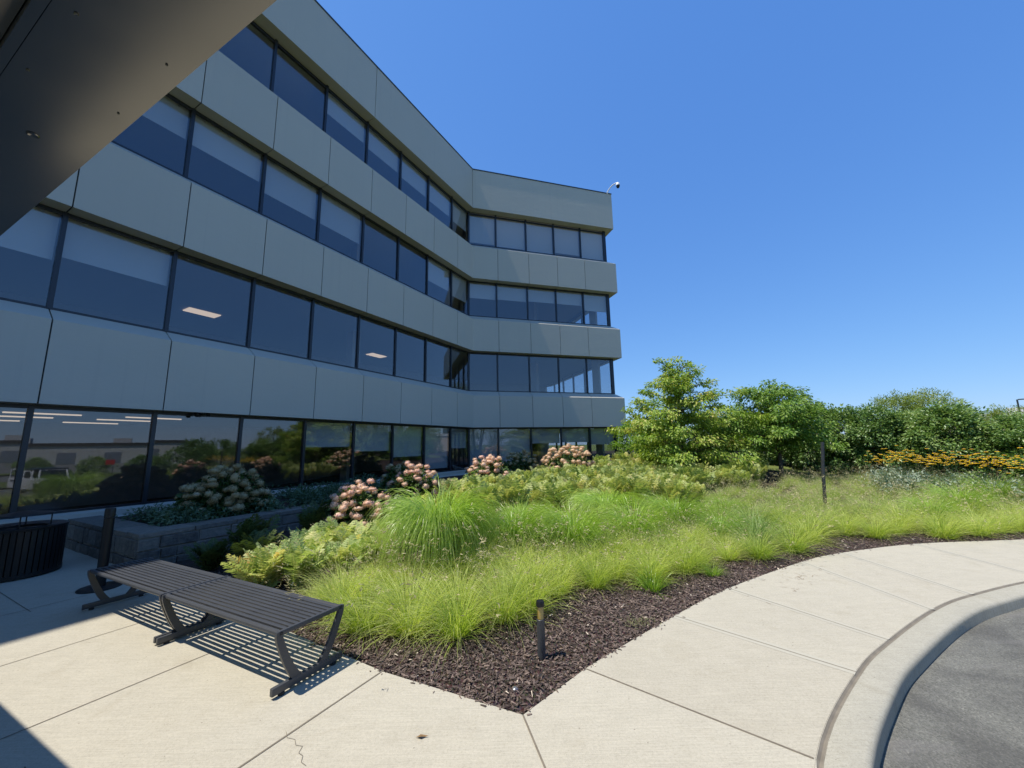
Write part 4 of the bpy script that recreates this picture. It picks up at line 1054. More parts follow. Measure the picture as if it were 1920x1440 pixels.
# ---- hydrangeas
def head_mesh(name, mat, seed, r=0.075):
    g = np.random.default_rng(seed); n = 120
    i = np.arange(n) + 0.5; ph = np.arccos(1 - 2 * i / n); th = np.pi * (1 + 5 ** 0.5) * i
    q = np.stack([np.cos(th) * np.sin(ph), np.sin(th) * np.sin(ph), np.cos(ph) * 0.85], -1); q += g.normal(0, 0.07, q.shape)
    P = q * r * g.uniform(0.80, 1.14, n)[:, None]
    t1 = np.cross(q, g.normal(0, 1, q.shape)); t1 /= np.linalg.norm(t1, axis=1, keepdims=True); t2 = np.cross(q, t1)
    s = g.uniform(0.009, 0.017, n)[:, None] * r / 0.075
    V = np.stack([P + t1 * s, P + t2 * s, P - t1 * s, P - t2 * s, P + q * 0.004], 1).reshape(-1, 3)
    b = np.arange(n)[:, None] * 5
    T = np.concatenate([b + np.array([[0, 1, 4]]), b + np.array([[1, 2, 4]]), b + np.array([[2, 3, 4]]), b + np.array([[3, 0, 4]])], 0)
    var = np.repeat(np.clip(g.beta(2, 2, n), 0, 1), 5)
    bm = bmesh.new(); bmesh.ops.create_icosphere(bm, subdivisions=2, radius=r * 0.74); bm.verts.index_update()
    V2 = np.array([v.co[:] for v in bm.verts]) * np.array([1, 1, .85]); T2 = np.array([[v.index for v in f.verts] for f in bm.faces]); bm.free()
    V, T = merge([(V, T), (V2, T2)])
    return np_mesh(name, V, T, mat, {'var': np.concatenate([var, np.full(len(V2), 0.15)])})  # inner ball darker: shade between the florets put into its colour
heads = {k: [head_mesh('flower_head', M[k], 300 + i) for i in range(3)] for k in ('pink', 'peach', 'cream')}
def hyd_foliage(seed, R_, H_):
    g = np.random.default_rng(seed); n = 70
    th = g.uniform(0, 6.283, n); ph = np.arccos(g.uniform(-0.05, 1, n)); rr = g.uniform(0.55, 0.95, n)
    C = np.stack([R_ * rr * np.cos(th) * np.sin(ph), R_ * rr * np.sin(th) * np.sin(ph), H_ * (0.18 + 0.72 * rr * np.cos(ph))], -1)
    return leaf_cloud('foliage', M['hydleaf'], C, np.full(n, 0.16), 34, 0.115, 0.07, seed, 0.35, 0.9, (0, 0, H_ * .3))
def hydrangea(x, y, z, R_, H_, kind, nh, seed, label, hs=1.0, bias=None):
    t = empty('hydrangea', (x, y, z)); tag(t, label, 'shrub', 'hydrangeas in bloom')
    link('foliage', hyd_foliage(seed, R_, H_), t)
    g = random.Random(seed); stm = MB(); pts = []
    tries = 0
    while len(pts) < nh and tries < 4000:
        tries += 1
        th = g.uniform(0, 6.283); ph = math.acos(g.uniform(0.0, 1)); rr = g.uniform(0.78, 1.12)
        p = (R_ * rr * math.cos(th) * math.sin(ph), R_ * rr * math.sin(th) * math.sin(ph), H_ * (0.20 + 0.80 * rr * math.cos(ph)))
        if bias is not None and p[0] * bias[0] + p[1] * bias[1] < -0.35 * R_ and g.random() < 0.7: continue
        if any((p[0] - q[0]) ** 2 + (p[1] - q[1]) ** 2 + (p[2] - q[2]) ** 2 < (0.112 * hs) ** 2 for q in pts): continue
        pts.append(p)
    for p in pts:
        o = link('flower_head', g.choice(heads[kind]), t, p, g.uniform(0, 6.28), tuple(hs * g.uniform(0.8, 1.35) * c_ for c_ in (1, g.uniform(.85, 1.1), g.uniform(.75, 1.05))))
        if len(stm.v) < 400: stm.tube([(p[0] * .1, p[1] * .1, 0), (p[0] * .6, p[1] * .6, p[2] * .6), p], 0.005, 4)
    stm.build('stem', M['stemgreen'], t, True, False)
    return t
tow = (0.0, -1.0)
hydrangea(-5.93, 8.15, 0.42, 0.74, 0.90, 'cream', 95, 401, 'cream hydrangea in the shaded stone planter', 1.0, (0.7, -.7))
hydrangea(-2.92, 7.55, bz(-2.92, 7.55), 0.62, 0.88, 'pink', 68, 402, 'foremost pink hydrangea, behind the yellowing ferns', 0.92, tow)
hydrangea(-2.2, 8.75, bz(-2.2, 8.75), 0.54, 1.02, 'pink', 50, 403, 'pink hydrangea second from the planter, half in shade behind fern tips', 0.88, tow)
hydrangea(-0.72, 10.9, bz(-0.72, 10.9), 0.62, 1.0, 'pink', 60, 404, 'pink hydrangea behind the fountain grass, at the middle of the bed', 0.92, tow)
hydrangea(2.0, 14.5, bz(2.0, 14.5), 0.98, 1.22, 'peach', 92, 405, 'largest peach hydrangea, near the end of the building', 1.05, tow)
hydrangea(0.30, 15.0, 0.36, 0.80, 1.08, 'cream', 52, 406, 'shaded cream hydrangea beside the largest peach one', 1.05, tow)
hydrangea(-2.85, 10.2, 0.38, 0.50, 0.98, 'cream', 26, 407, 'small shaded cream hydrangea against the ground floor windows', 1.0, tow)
hydrangea(7.0, 14.9, bz(7.0, 14.9), 0.75, 0.75, 'peach', 45, 408, 'peach hydrangea low under the branches of the first tree', 1.1, tow)

# ---- low planting in the shade by the building
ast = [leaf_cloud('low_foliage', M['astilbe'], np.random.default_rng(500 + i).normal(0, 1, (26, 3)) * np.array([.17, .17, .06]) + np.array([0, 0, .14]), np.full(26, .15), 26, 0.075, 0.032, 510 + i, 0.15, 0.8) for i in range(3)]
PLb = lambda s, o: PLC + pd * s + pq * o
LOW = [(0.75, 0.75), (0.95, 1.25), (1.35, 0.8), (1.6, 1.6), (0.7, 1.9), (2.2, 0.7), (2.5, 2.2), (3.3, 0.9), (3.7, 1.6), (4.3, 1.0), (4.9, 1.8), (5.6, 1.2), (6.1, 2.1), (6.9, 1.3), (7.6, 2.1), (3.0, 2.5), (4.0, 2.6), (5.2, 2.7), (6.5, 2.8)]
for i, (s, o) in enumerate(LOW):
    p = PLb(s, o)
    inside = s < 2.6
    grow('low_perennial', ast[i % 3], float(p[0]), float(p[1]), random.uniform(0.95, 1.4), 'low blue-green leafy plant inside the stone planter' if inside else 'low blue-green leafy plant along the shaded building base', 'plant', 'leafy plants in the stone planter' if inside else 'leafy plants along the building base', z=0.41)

# ---- trees
def limb_tree(name, loc, label, H_, R_, mat, seed, tiers, trunk_r=0.075, lean=(0, 0), cbase=0.2, prof=None, group=None, per=95, padr=0.42):
    g = np.random.default_rng(seed)
    t = empty(name, loc); tag(t, label, 'tree', group)
    tr = MB(); top = np.array([lean[0], lean[1], H_ * 0.97])
    path = [np.array([0, 0, -0.2]), np.array([0, 0, H_ * .2])] + [top * f + np.array([g.normal(0, .06), g.normal(0, .06), 0]) for f in (.4, .6, .8, .97)]
    tr.tube([tuple(p) for p in path], [trunk_r, trunk_r * .85, trunk_r * .65, trunk_r * .48, trunk_r * .3, trunk_r * .08], 9)
    C = []; Rr = []
    a0 = g.uniform(0, 6)
    NL = tiers * 6
    for k in range(NL):
        f = cbase + (0.97 - cbase) * (k + g.random()) / NL
        rmax = R_ * prof(f)
        a = a0 + k * 2.39996 + g.normal(0, .25)
        rr = rmax * g.uniform(0.62, 1.16)
        st = top * max(0.12, f - 0.10); e = np.array([math.cos(a) * rr, math.sin(a) * rr, 0]) + np.array([top[0] * f, top[1] * f, H_ * f + g.normal(0, .08) - 0.05 * rr])
        mid = (st + e) / 2 + np.array([0, 0, 0.10 * rr])
        cr = catmull([st, mid, e], 4)
        tr.tube([tuple(p) for p in cr], list(np.linspace(trunk_r * .34, 0.005, len(cr))), 5)
        nP = max(2, int(rr / 0.27))
        for j in range(nP):
            u = 0.30 + 0.70 * (j + g.random() * .8) / nP
            p = cr[min(len(cr) - 1, int(u * (len(cr) - 1)))] + np.array([g.normal(0, .15), g.normal(0, .15), g.normal(.03, .05)])
            C.append(p); Rr.append(padr * g.uniform(.55, 1.05) * (0.65 + 0.35 * min(1, rmax / R_)))
    C.append(top); Rr.append(padr * .6)
    link('crown', leaf_cloud('crown', mat, C, Rr, int(per * 1.35), 0.108, 0.052, seed + 1, 0.75, 0.50, (0, 0, H_ * .4)), t)
    tr.build('trunk', M['bark'], t, True, False)
    return t
limb_tree('dogwood_tree', (5.75, 13.35, bz(5.75, 13.35)), 'spreading dogwood with layered yellow-green branches next to the building corner', 4.30, 2.32, M['dogwood'], 601, 9, 0.085, (0.05, 0.0), 0.16,
          lambda f: 1.0 if f < .5 else max(0.22, 1.0 - 1.62 * (f - .5)), 'dogwood trees', 70)
limb_tree('dogwood_tree', (9.0, 13.25, bz(9.0, 13.25)), 'smaller green dogwood standing between the spreading dogwood and the hedge', 3.35, 1.75, M['dogwood_dk'], 611, 7, 0.075, (-0.05, 0.0), 0.34,
          lambda f: 1.0 if f < .62 else max(0.40, 1.0 - 1.5 * (f - .62)), 'dogwood trees', 75)

def bush_mesh(name, mat, seed, R_, H_, n, per, L, W, base=0.0, cr=0.30, lump=0.22):
    g = np.random.default_rng(seed)
    th = g.uniform(0, 6.283, n); hz = g.random(n) ** 0.85
    prof = np.sqrt(np.clip(1 - (np.clip((hz - 0.42) / 0.60, -0.75, 1)) ** 2, 0.02, 1))
    lum = 1 + lump * np.sin(th * 3 + seed) * np.sin(hz * 9 + seed * 2) + g.normal(0, .09, n)
    inn = np.where(g.random(n) < 0.22, 0.55, 0.93)
    C = np.stack([R_ * prof * lum * inn * np.cos(th), R_ * prof * lum * inn * np.sin(th), base + H_ * (0.04 + 0.92 * hz * (0.92 + 0.08 * lum))], -1)
    up = g.random(n) < 0.10
    C[up, 2] += g.uniform(0.05, 0.42, up.sum()) * (C[up, 2] > H_ * .55)
    return leaf_cloud(name, mat, C, np.full(n, cr) * g.uniform(.6, 1.1, n), per, L, W, seed, 0.1, 0.9, (0, 0, H_ * .45))
def stem_mesh(seed, H_, R_, n=5, r=0.035):
    g = random.Random(seed); m = MB()
    for k in range(n):
        a = 6.283 * k / n + g.random(); m.tube([(0.08 * math.cos(a), 0.08 * math.sin(a), -0.15), (R_ * .3 * math.cos(a), R_ * .3 * math.sin(a), H_ * .45), (R_ * .5 * math.cos(a), R_ * .5 * math.sin(a), H_ * .85)], [r, r * .6, r * .2], 6)
    return m
hedge_var = [bush_mesh('crown', M['hedge'], 700 + i, 1.15, 2.95, 210, 60, 0.125, 0.074) for i in range(3)]
hstem = stem_mesh(5, 2.8, 1.0).mesh('trunk', M['bark'], True)
def shrub_thing(name, me, stem, loc, sc, label, cat, group=None):
    t = empty(name, loc, random.uniform(0, 6.28)); tag(t, label, cat, group)
    link('crown', me, t, scale=sc)
    if stem is not None: link('trunk', stem, t, scale=sc)
    return t
HEDGE = [(33.6, 19.6, 0.80, 0.66, 'dark shrub of the tall hedge, seen behind the smaller dogwood'), (37.4, 18.9, 0.80, 0.80, 'first full shrub of the tall hedge, beside the smaller dogwood'),
         (40.3, 18.7, 0.76, 0.76, 'tall hedge shrub behind the leaning post'), (43.0, 18.3, 0.68, 0.78, 'slender upright hedge shrub behind the start of the yellow flowers'),
         (45.4, 18.8, 0.78, 0.72, 'tall hedge shrub under the willow crown'), (48.3, 18.1, 0.80, 0.78, 'grey-green hedge shrub, third from the outer end'),
         (51.3, 18.2, 0.74, 0.68, 'hedge shrub below the far light pole'), (54.0, 17.4, 0.74, 0.66, 'outermost shrub of the tall hedge')]
for i, (a, r_, sx, sz, lab) in enumerate(HEDGE):
    p = AZ(a) * r_
    shrub_thing('hedge_shrub', hedge_var[i % 3], hstem, (p[0], p[1], bz(p[0], p[1])), (sx, sx, sz), lab, 'shrub', 'tall hedge')
p = AZ(35.2) * 21.5
for a, r_, lab in ((30.5, 21.5, 'hedge shrub far behind the gap between the two dogwoods'), (27.0, 23.5, 'hedge shrub far behind the spreading dogwood')):
    p = AZ(a) * r_; shrub_thing('hedge_shrub', hedge_var[0], hstem, (p[0], p[1], bz(p[0], p[1])), (0.9, 0.9, .72), lab, 'shrub', 'tall hedge')
brt = bush_mesh('crown', M['bright'], 720, 0.85, 1.9, 90, 55, 0.12, 0.06)
for a, r_, sc, lab in ((17.6, 19.6, 1.0, 'vivid green shrub at the building corner behind the spreading dogwood'), (20.2, 21.0, 1.05, 'second vivid green shrub behind the spreading dogwood')):
    p = AZ(a) * r_; shrub_thing('bright_shrub', brt, None, (p[0], p[1], bz(p[0], p[1])), sc, lab, 'shrub', 'vivid green shrubs')
wil = bush_mesh('crown', M['willow'], 740, 3.0, 6.6, 260, 50, 0.22, 0.07, 0.8, 0.6)
wst = stem_mesh(9, 6, 2.4, 4, 0.16).mesh('trunk', M['bark'], True)
for a, r_, sc, lab in ((44.6, 38, 0.76, 'pale willow crown showing over the hedge, the lower one'), (47.2, 40, 0.80, 'pale willow crown showing highest over the hedge'), (52.2, 50, 0.72, 'pale tree beyond the end of the hedge'), (20, 46, 0.62, 'far tree seen low between building and dogwood'), (15.8, 55, 0.75, 'far tree just past the building corner')):
    p = AZ(a) * r_; shrub_thing('willow_tree', wil, wst, (p[0], p[1], float(road_z(p[0], p[1])) - .25 + (0.4 if r_ < 45 else 0)), sc, lab, 'tree', 'trees beyond the hedge')

# ---- yellow flowers with silvery foliage
def yplant(seed, H_):
    g = np.random.default_rng(seed); n = 120
    V, T, var, tip, ends, Hh = blades(n, 0.22, H_ * 0.62, 0.10, 0.009, 0.16, 0.25, seed, seg=3)
    V4, T4, v4, t4, e4, _ = blades(15, 0.26, H_, 0.05, 0.007, 0.07, 0.10, seed + 1, seg=3)
    C = np.stack([g.normal(0, .2, 26), g.normal(0, .2, 26), g.uniform(.05, .42, 26)], -1)
    P = np.repeat(C, 16, 0) + g.normal(0, .07, (26 * 16, 3)); D = g.normal(0, 1, P.shape) + np.array([0, 0, .5])
    V5, T5 = leaves(P, D, g.normal(0, 1, P.shape) + np.array([0, 0, 1.]), g.uniform(.05, .10, len(P)), g.uniform(.022, .04, len(P)))
    Va, Ta = merge([(V, T), (V4, T4)])
    green = np_mesh('stem', Va, Ta, M['stemgreen'], {'var': np.concatenate([var, v4])})
    silver = np_mesh('foliage', V5, T5, M['silverleaf'], {'var': np.repeat(g.random(len(P)), 4)})
    k = 11; n2_ = len(e4); a = np.tile(np.linspace(0, 6.283, k, endpoint=False), n2_) + g.normal(0, .1, k * n2_)
    P = np.repeat(e4, k, 0); D = np.stack([np.cos(a), np.sin(a), np.full(len(a), -0.12)], -1)
    V6, T6 = leaves(P, D, np.tile([0, 0, 1.], (len(P), 1)), np.full(len(P), 0.042), np.full(len(P), 0.022))
    flower = np_mesh('blossom', V6, T6, M['yellow'], {'var': np.repeat(g.random(len(P)), 4)})
    m = MB()
    for e in e4: m.lathe([(0.013, 0.0), (0.011, 0.012), (0.001, 0.018)], tuple(e), 6)
    return green, silver, flower, m.mesh('flower_centre', M['bark'])
ypl = [yplant(800 + i, 0.70) for i in range(3)]
k = 0
for a in np.arange(43.0, 57.5, 0.95):
    for rr in (14.7, 15.4):
        p = AZ(a + random.uniform(-.3, .3)) * (rr + random.uniform(-.25, .25)); t = empty('yellow_coneflower', (p[0], p[1], bz(p[0], p[1])), random.uniform(0, 6.28))
        tag(t, 'yellow coneflower plant on silvery stems in front of the tall hedge', 'flower', 'yellow coneflowers')
        s_ = random.uniform(.88, 1.12) * (1 + (a - 43) * 0.02)
        for me in ypl[k % 3]:
            o = link(me.name.split('.')[0], me, t, scale=s_)
            if me.name.startswith(('blossom', 'flower_centre')): o['kind'] = 'stuff'
        k += 1
# weed in the mulch by the sidewalk
g = np.random.default_rng(5); P = np.stack([g.normal(0, .085, 150), g.normal(0, .045, 150), g.uniform(0.0, .035, 150)], -1); D = g.normal(0, 1, P.shape); D[:, 2] = np.abs(D[:, 2]) * .5
Vw, Tw = leaves(P, D, np.tile([0, 0, 1.], (150, 1)), g.uniform(.015, .035, 150), g.uniform(.006, .012, 150))
tag(link('weed', np_mesh('weed', Vw, Tw, M['weed'], {'var': np.repeat(g.random(150), 4)}), None, (1.17, 3.98, 0.0), 0.3), 'low straggling weed in the mulch against the sidewalk edge', 'weed')

# ------------------------------------------------------------------ the far side of the drive, seen mirrored in the ground-floor glass
def car_wheel(t, x, y, z, r, w, ry=0):
    m = MB(); prof = [(r * .62, -w / 2), (r * .95, -w / 2), (r, -w * .3), (r, w * .3), (r * .95, w / 2), (r * .62, w / 2)]
    V = MB(); V.lathe(prof, n=24); V.v = [(a, c_, b) for a, b, c_ in V.v]
    wh = V.build('wheel', M['rubber'], t, True, False); wh.location = (x, y, z)
    q = MB(); q.lathe([(0.002, -w * .32), (r * .62, -w * .40), (r * .62, w * .40), (0.002, w * .32)], n=20); q.v = [(a, c_, b) for a, b, c_ in q.v]
    q.build('rim', M['silver'], wh, True, False)
def offroad():
    p = (19.2, -1.4); z = float(road_z(*p))
    t = empty('offroad_car', (p[0], p[1], z), R(146)); tag(t, 'white boxy off-road car with its driver door open on the drive opposite the building', 'car')
    m = MB()
    def sec(x, w, z0, z1): return [(x, -w, z0), (x, w, z0), (x, w, z1), (x, -w, z1)]
    S = [sec(2.0, .62, .62, .98), sec(1.96, .66, .55, 1.06), sec(.75, .74, .5, 1.16), (sec(.55, .78, .45, 1.2)), sec(-1.9, .80, .5, 1.16), sec(-1.98, .78, .55, 1.1)]
    V = [q for s_ in S for q in s_]; F = [(i * 4 + j, i * 4 + (j + 1) % 4, (i + 1) * 4 + (j + 1) % 4, (i + 1) * 4 + j) for i in range(5) for j in range(4)] + [(3, 2, 1, 0), (20, 21, 22, 23)]
    m.add(V, F)
    for y in (-.86, .86):
        for x0, x1 in ((0.95, 2.02), (-1.75, -.75)): m.box(((x0 + x1) / 2, y, .93), (x1 - x0, .26, .07), bev=.02); m.box((x1 - .02, y, .80), (.06, .24, .22), bev=.02); m.box((x0 + .02, y, .76), (.06, .24, .3), bev=.02)
    m.build('body', M['carwhite'], t, False, False)
    m = MB()
    for a, b in (((.62, -.66, 1.16), (.40, -.60, 1.72)), ((.62, .66, 1.16), (.40, .60, 1.72)), ((-1.85, -.70, 1.12), (-1.75, -.62, 1.72)), ((-1.85, .70, 1.12), (-1.75, .62, 1.72)), ((-.45, -.72, 1.12), (-.5, -.62, 1.72)), ((-.45, .72, 1.12), (-.5, .62, 1.72)), ((.40, -.62, 1.72), (.40, .62, 1.72))): m.tube([a, b], .05, 6)
    m.build('pillar', M['carwhite'], t, True, False)
    m = MB(); m.box((-.68, 0, 1.77), (2.3, 1.34, .07), bev=.02); m.build('roof', M['black'], t, False, False)
    m = MB(); m.add([(.61, -.62, 1.18), (.61, .62, 1.18), (.41, .57, 1.70), (.41, -.57, 1.70)], [(0, 1, 2, 3)]); m.box((-1.8, 0, 1.42), (.02, 1.2, .5))
    m.box((-1.1, .67, 1.43), (1.1, .02, .5)); m.box((-1.1, -.67, 1.43), (1.1, .02, .5)); m.build('window', M['car_glass'], t, False, False)
    m = MB(); m.box((2.06, 0, .60), (.16, 1.5, .18), bev=.03); m.box((-2.05, 0, .6), (.14, 1.5, .16), bev=.03); m.build('bumper', M['black'], t, False, False)
    m = MB()
    for k in range(7): m.box((1.995, -.30 + .1 * k, .84), (.04, .045, .28), bev=.01)
    m.build('grille', M['black'], t, False, False)
    for y in (-.5, .5):
        q = MB(); q.tube([(1.94, y, .86), (2.02, y, .86)], .105, 16); q.build('headlight', M['silver'], t, True, False)
    for x in (1.42, -1.28):
        for y in (-.80, .80): car_wheel(t, x, y, .40, .40, .26)
    a = R(62); d = MB(); c_, s_ = math.cos(a), math.sin(a)
    ax = ((-c_, s_, 0), (s_, c_, 0), (0, 0, 1))
    hx, hy = .52, .80
    d.box((hx - c_ * .5, hy + s_ * .5, .85), (1.0, .07, .62), 0, ax=ax, bev=.02)
    for u in (.06, .94): d.tube([(hx - c_ * u, hy + s_ * u, 1.14), (hx - c_ * (u if u > .5 else .25), hy + s_ * (u if u > .5 else .25), 1.68)], .03, 6)
    d.tube([(hx - c_ * .25, hy + s_ * .25, 1.68), (hx - c_ * .94, hy + s_ * .94, 1.68)], .03, 6)
    dr = d.build('door', M['carwhite'], t, False, False)
    q = MB(); q.box((hx - c_ * .8 + .05, hy + s_ * .8 + .03, 1.0), (.16, .03, .05), 0, ax=ax); q.build('handle', M['black'], dr, False, False)
offroad()
def sedan(p, rz, label):
    t = empty('parked_car', (p[0], p[1], float(road_z(*p)) - 0.03), rz); tag(t, label, 'car', 'white cars in the far lot')
    prof = [(-2.2, .35), (-2.25, .75), (-2.1, .98), (-1.5, 1.02), (-.9, 1.42), (.35, 1.44), (1.05, 1.0), (2.0, .85), (2.25, .62), (2.2, .35)]
    m = MB(); k = len(prof)
    V = []
    for y, s_ in ((-.86, 1), (.86, 1)):
        for x, z in prof: V.append((x, y * (0.80 if z > 1.2 else 1), z))
    m.add(V, [tuple(range(k))[::-1], tuple(range(k, 2 * k))] + [(i, (i + 1) % k, k + (i + 1) % k, k + i) for i in range(k)])
    m.build('body', M['carwhite'], t, False, False)
    m = MB()
    for y in (-.8, .8): m.add([(-1.35, y, 1.06), (.85, y, 1.06), (.3, y * .92, 1.37), (-.85, y * .92, 1.37)], [(0, 1, 2, 3)])
    for q in m.v[:]: pass
    m.v = [(x, y * 1.02, z) for x, y, z in m.v]
    m.build('window', M['car_glass'], t, False, False)
    for x in (-1.35, 1.35):
        for y in (-.8, .8): car_wheel(t, x, y, .32, .32, .2)
sedan((71, -2.5), R(80), 'white saloon car parked in the far lot, nearer the pale warehouse end')
sedan((74, 7.5), R(80), 'white saloon car parked in the far lot, beside the mirrored trees')
WH = empty('warehouse', (138, -30, -1.5)); tag(WH, 'long low pale warehouse with dark roof band across the far lot', 'building')
wa = R(-80)
wx = np.array([math.sin(R(10)), math.cos(R(10))])
def wbox(m, u0, u1, dep0, dep1, z0, z1, mi=0):
    o = np.array([0.0, 0.0]); q = np.array([wx[1], -wx[0]])
    m.prism([tuple(o + wx * u0 + q * dep0), tuple(o + wx * u1 + q * dep0), tuple(o + wx * u1 + q * dep1), tuple(o + wx * u0 + q * dep1)], z0, z1, mi)
m = MB(); wbox(m, -90, 20, 0, 45, 0, 5.3); m.build('wall', M['wareh'], WH, False, False)
m = MB(); wbox(m, -90.2, 20.2, -.3, 45.2, 5.3, 6.1); m.build('roof', M['wareh_dark'], WH, False, False)
m = MB()
for u in range(-80, 18, 9): wbox(m, u, u + 3.4, -.12, .1, 0.1, 3.4)
m.build('dock_door', M['silver'], WH, False, False)
m = MB()
for u in (-62, -44, -18, 2): wbox(m, u, u + 4, 6, 9, 6.1, 7.6)
m.build('rooftop_unit', M['wareh'], WH, False, False)
rb_ = bush_mesh('crown', M['hedge'], 760, 1.6, 2.6, 110, 60, 0.16, 0.09, 0, .4)
for x, y, sc, lab in ((57.5, -15, .95, 'dark round shrub on the far verge, mirrored in the first glass pane'), (34.3, -5.6, .62, 'spiky-topped shrub on the verge behind the off-road car'), (52, -8.0, .95, 'round shrub beside the red sign'),
                      (41, -1.1, 1.0, 'loose shrub on the verge, mirrored near the pane mullion'), (36.4, 1.3, .85, 'yellowish shrub on the verge opposite the planter'), (42, 3.5, 1.55, 'tall dark tree-like shrub opposite the cream hydrangea'),
                      (52, 5.2, 1.6, 'broad dark shrub before the far lot'), (62, 11, 1.9, 'large dark shrub at the end of the far lot')):
    shrub_thing('verge_shrub', rb_, None, (x, y, float(road_z(x, y)) - .26), sc, lab, 'shrub', 'shrubs across the drive')
for x, y, sc, lab in ((88, 12, 1.15, 'tall tree beyond the far lot, mirrored over the red flag pole'), (98, 22, 1.2, 'tall tree beyond the far lot, the outer one'), (92, 34, 1.1, 'tall tree at the outer edge of the far lot'), (80, 44, 1.1, 'tall tree across the drive in line with the right wing')):
    shrub_thing('lot_tree', wil, wst, (x, y, float(road_z(x, y)) - .25), sc, lab, 'tree', 'trees beyond the far lot')
for x, y, sc, lab in ((51, 23.5, 1.9, 'tall shade tree across the lot, mirrored in the narrow panes near the inner corner'), (63, 29.5, 2.2, 'second tall shade tree across the lot, farther out'),
                      (9, -10, 1.15, 'shade tree behind the drive, mirrored in the right wing glass'), (15.5, -15, 1.35, 'broad shade tree behind the drive, farther from the canopy'), (5, -19, 1.3, 'shade tree behind the canopy columns')):
    shrub_thing('shade_tree', wil, wst, (x, y, float(road_z(x, y)) - .25), sc, lab, 'tree', 'tall shade trees opposite the building')
sg = empty('red_sign', (49.9, -6.07, float(road_z(50, -6)) - .25)); tag(sg, 'small red sign board on two posts by the far lot', 'sign')
m = MB(); m.box((0, 0, 1.9), (.08, 0.9, .6), 0, R(10), bev=.02); m.build('board', M['red'], sg, False, False)
m = MB(); m.box((0, -.3, .75), (.07, .07, 1.6)); m.box((0, .3, .75), (.07, .07, 1.5)); m.build('post', M['steel'], sg, False, False)
m = MB(); m.tube([(0, 0, 0), (0, 0, 5.2)], .06, 8); fp = empty('banner_pole', (53.2, 11.75, float(road_z(53, 11)) - .25)); m.build('pole', M['steel'], fp, True, False)
tag(fp, 'pole with a narrow red banner by the far lot', 'pole')
m = MB(); m.add([(0, .05, 3.2), (0.03, .45, 3.1), (0.05, .5, 0.9), (-.02, .05, 1.0)], [(0, 1, 2, 3)]); m.add([(.02, .05, 3.2), (0.05, .45, 3.1), (0.07, .5, 0.9), (.0, .05, 1.0)], [(3, 2, 1, 0)]); m.build('banner', M['red'], fp, False, False)

# far tan building and lot light behind the outer end of the hedge
FB = empty('tan_building', tuple(AZ(54.0) * 95) + (-1.4,), R(-54)); tag(FB, 'tan flat-roofed building far beyond the end of the hedge', 'building')
m = MB(); m.box((0, 8, 2.9), (20, 16, 5.8)); m.build('wall', M['tanwall'], FB, False, False)
m = MB(); m.box((0, 8, 6.2), (20.3, 16.3, .8)); m.build('roof', M['wareh'], FB, False, False)
m = MB(); m.box((-2, 8, 7.1), (3, 3, 1.0)); m.build('rooftop_unit', M['wareh'], FB, False, False)
lp = AZ(52.75) * 60
LPt = empty('lot_light', (lp[0], lp[1], -1.4)); tag(LPt, 'tall dark lot light pole above the end of the hedge', 'light pole')
m = MB(); m.tube([(0, 0, 0), (0, 0, 6.5)], [.08, .06], 8); m.build('pole', M['steel'], LPt, True, False)
m = MB(); m.box((.25, -.25, 6.5), (.6, .2, .1), 0, R(-45), bev=.03); m.build('lamp_head', M['steel'], LPt, False, False)

# ------------------------------------------------------------------ light, sky, camera
W = bpy.data.worlds.new('World'); SC.world = W; W.use_nodes = True
nt = W.node_tree; nt.nodes.clear()
sky = nt.nodes.new('ShaderNodeTexSky'); sky.sky_type = 'NISHITA'; sky.sun_disc = False
sun_dir = np.array([-math.sin(R(SUN_AZ)) * math.cos(R(SUN_EL)), -math.cos(R(SUN_AZ)) * math.cos(R(SUN_EL)), math.sin(R(SUN_EL))])
sky.sun_elevation = R(SUN_EL); sky.sun_rotation = math.atan2(sun_dir[0], sun_dir[1])
sky.air_density = 1.0; sky.dust_density = 0.25; sky.ozone_density = 3.0; sky.altitude = 100
bg = nt.nodes.new('ShaderNodeBackground'); bg.inputs['Strength'].default_value = 0.1
wo = nt.nodes.new('ShaderNodeOutputWorld')
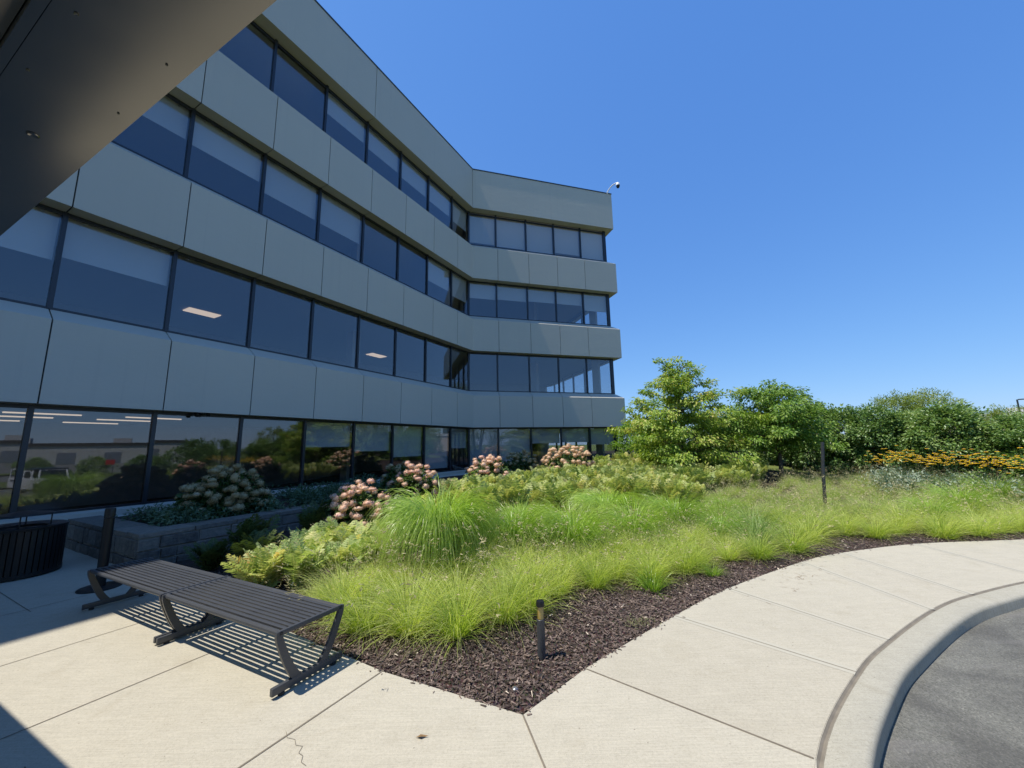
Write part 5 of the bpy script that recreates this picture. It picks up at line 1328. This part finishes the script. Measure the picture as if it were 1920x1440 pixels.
# a deep clear-summer blue: per-channel response on the physical sky
sep = nt.nodes.new('ShaderNodeSeparateColor'); cmb = nt.nodes.new('ShaderNodeCombineColor'); nt.links.new(sky.outputs[0], sep.inputs[0])
for k_, (g_, a_) in enumerate(((0.80, 0.40), (0.61, 0.495), (0.38, 0.665))):
    m0 = nt.nodes.new('ShaderNodeMath'); m0.operation = 'MULTIPLY'; m0.inputs[1].default_value = 0.1
    m1 = nt.nodes.new('ShaderNodeMath'); m1.operation = 'POWER'; m1.inputs[1].default_value = g_
    m2 = nt.nodes.new('ShaderNodeMath'); m2.operation = 'MULTIPLY'; m2.inputs[1].default_value = a_ / 0.1
    nt.links.new(sep.outputs[k_], m0.inputs[0]); nt.links.new(m0.outputs[0], m1.inputs[0]); nt.links.new(m1.outputs[0], m2.inputs[0]); nt.links.new(m2.outputs[0], cmb.inputs[k_])
nt.links.new(cmb.outputs[0], bg.inputs[0]); nt.links.new(bg.outputs[0], wo.inputs[0])
sl = bpy.data.lights.new('sun', 'SUN'); sl.energy = 3.4; sl.angle = R(0.53); sl.color = (1.0, 0.935, 0.825)
so = bpy.data.objects.new('sun', sl); COL.objects.link(so)
so.rotation_euler = Vector(sun_dir).to_track_quat('Z', 'Y').to_euler()
so.location = (0, 0, 30)

cam = bpy.data.cameras.new('camera'); co = bpy.data.objects.new('camera', cam); COL.objects.link(co)
cam.sensor_width = 36; cam.lens = 721 / 1920 * 36; cam.clip_start = 0.05; cam.clip_end = 5000
pch, rol = R(9.1), R(1.1)
fw = Vector((0, math.cos(pch), math.sin(pch))); up0 = Vector((0, -math.sin(pch), math.cos(pch))); r0 = Vector((1, 0, 0))
rt = r0 * math.cos(rol) - up0 * math.sin(rol); up = r0 * math.sin(rol) + up0 * math.cos(rol)
co.matrix_world = Matrix(((rt.x, up.x, -fw.x, 0), (rt.y, up.y, -fw.y, 0), (rt.z, up.z, -fw.z, 1.70), (0, 0, 0, 1)))
SC.camera = co
SC.view_settings.view_transform = 'Standard'; SC.view_settings.look = 'None'; SC.view_settings.gamma = 1; SC.view_settings.exposure = 0.80
SC.view_settings.use_curve_mapping = False
cy = SC.cycles
cy.max_bounces = 8; cy.diffuse_bounces = 4; cy.glossy_bounces = 4; cy.transmission_bounces = 6; cy.transparent_max_bounces = 14
cy.caustics_reflective = False; cy.caustics_refractive = False
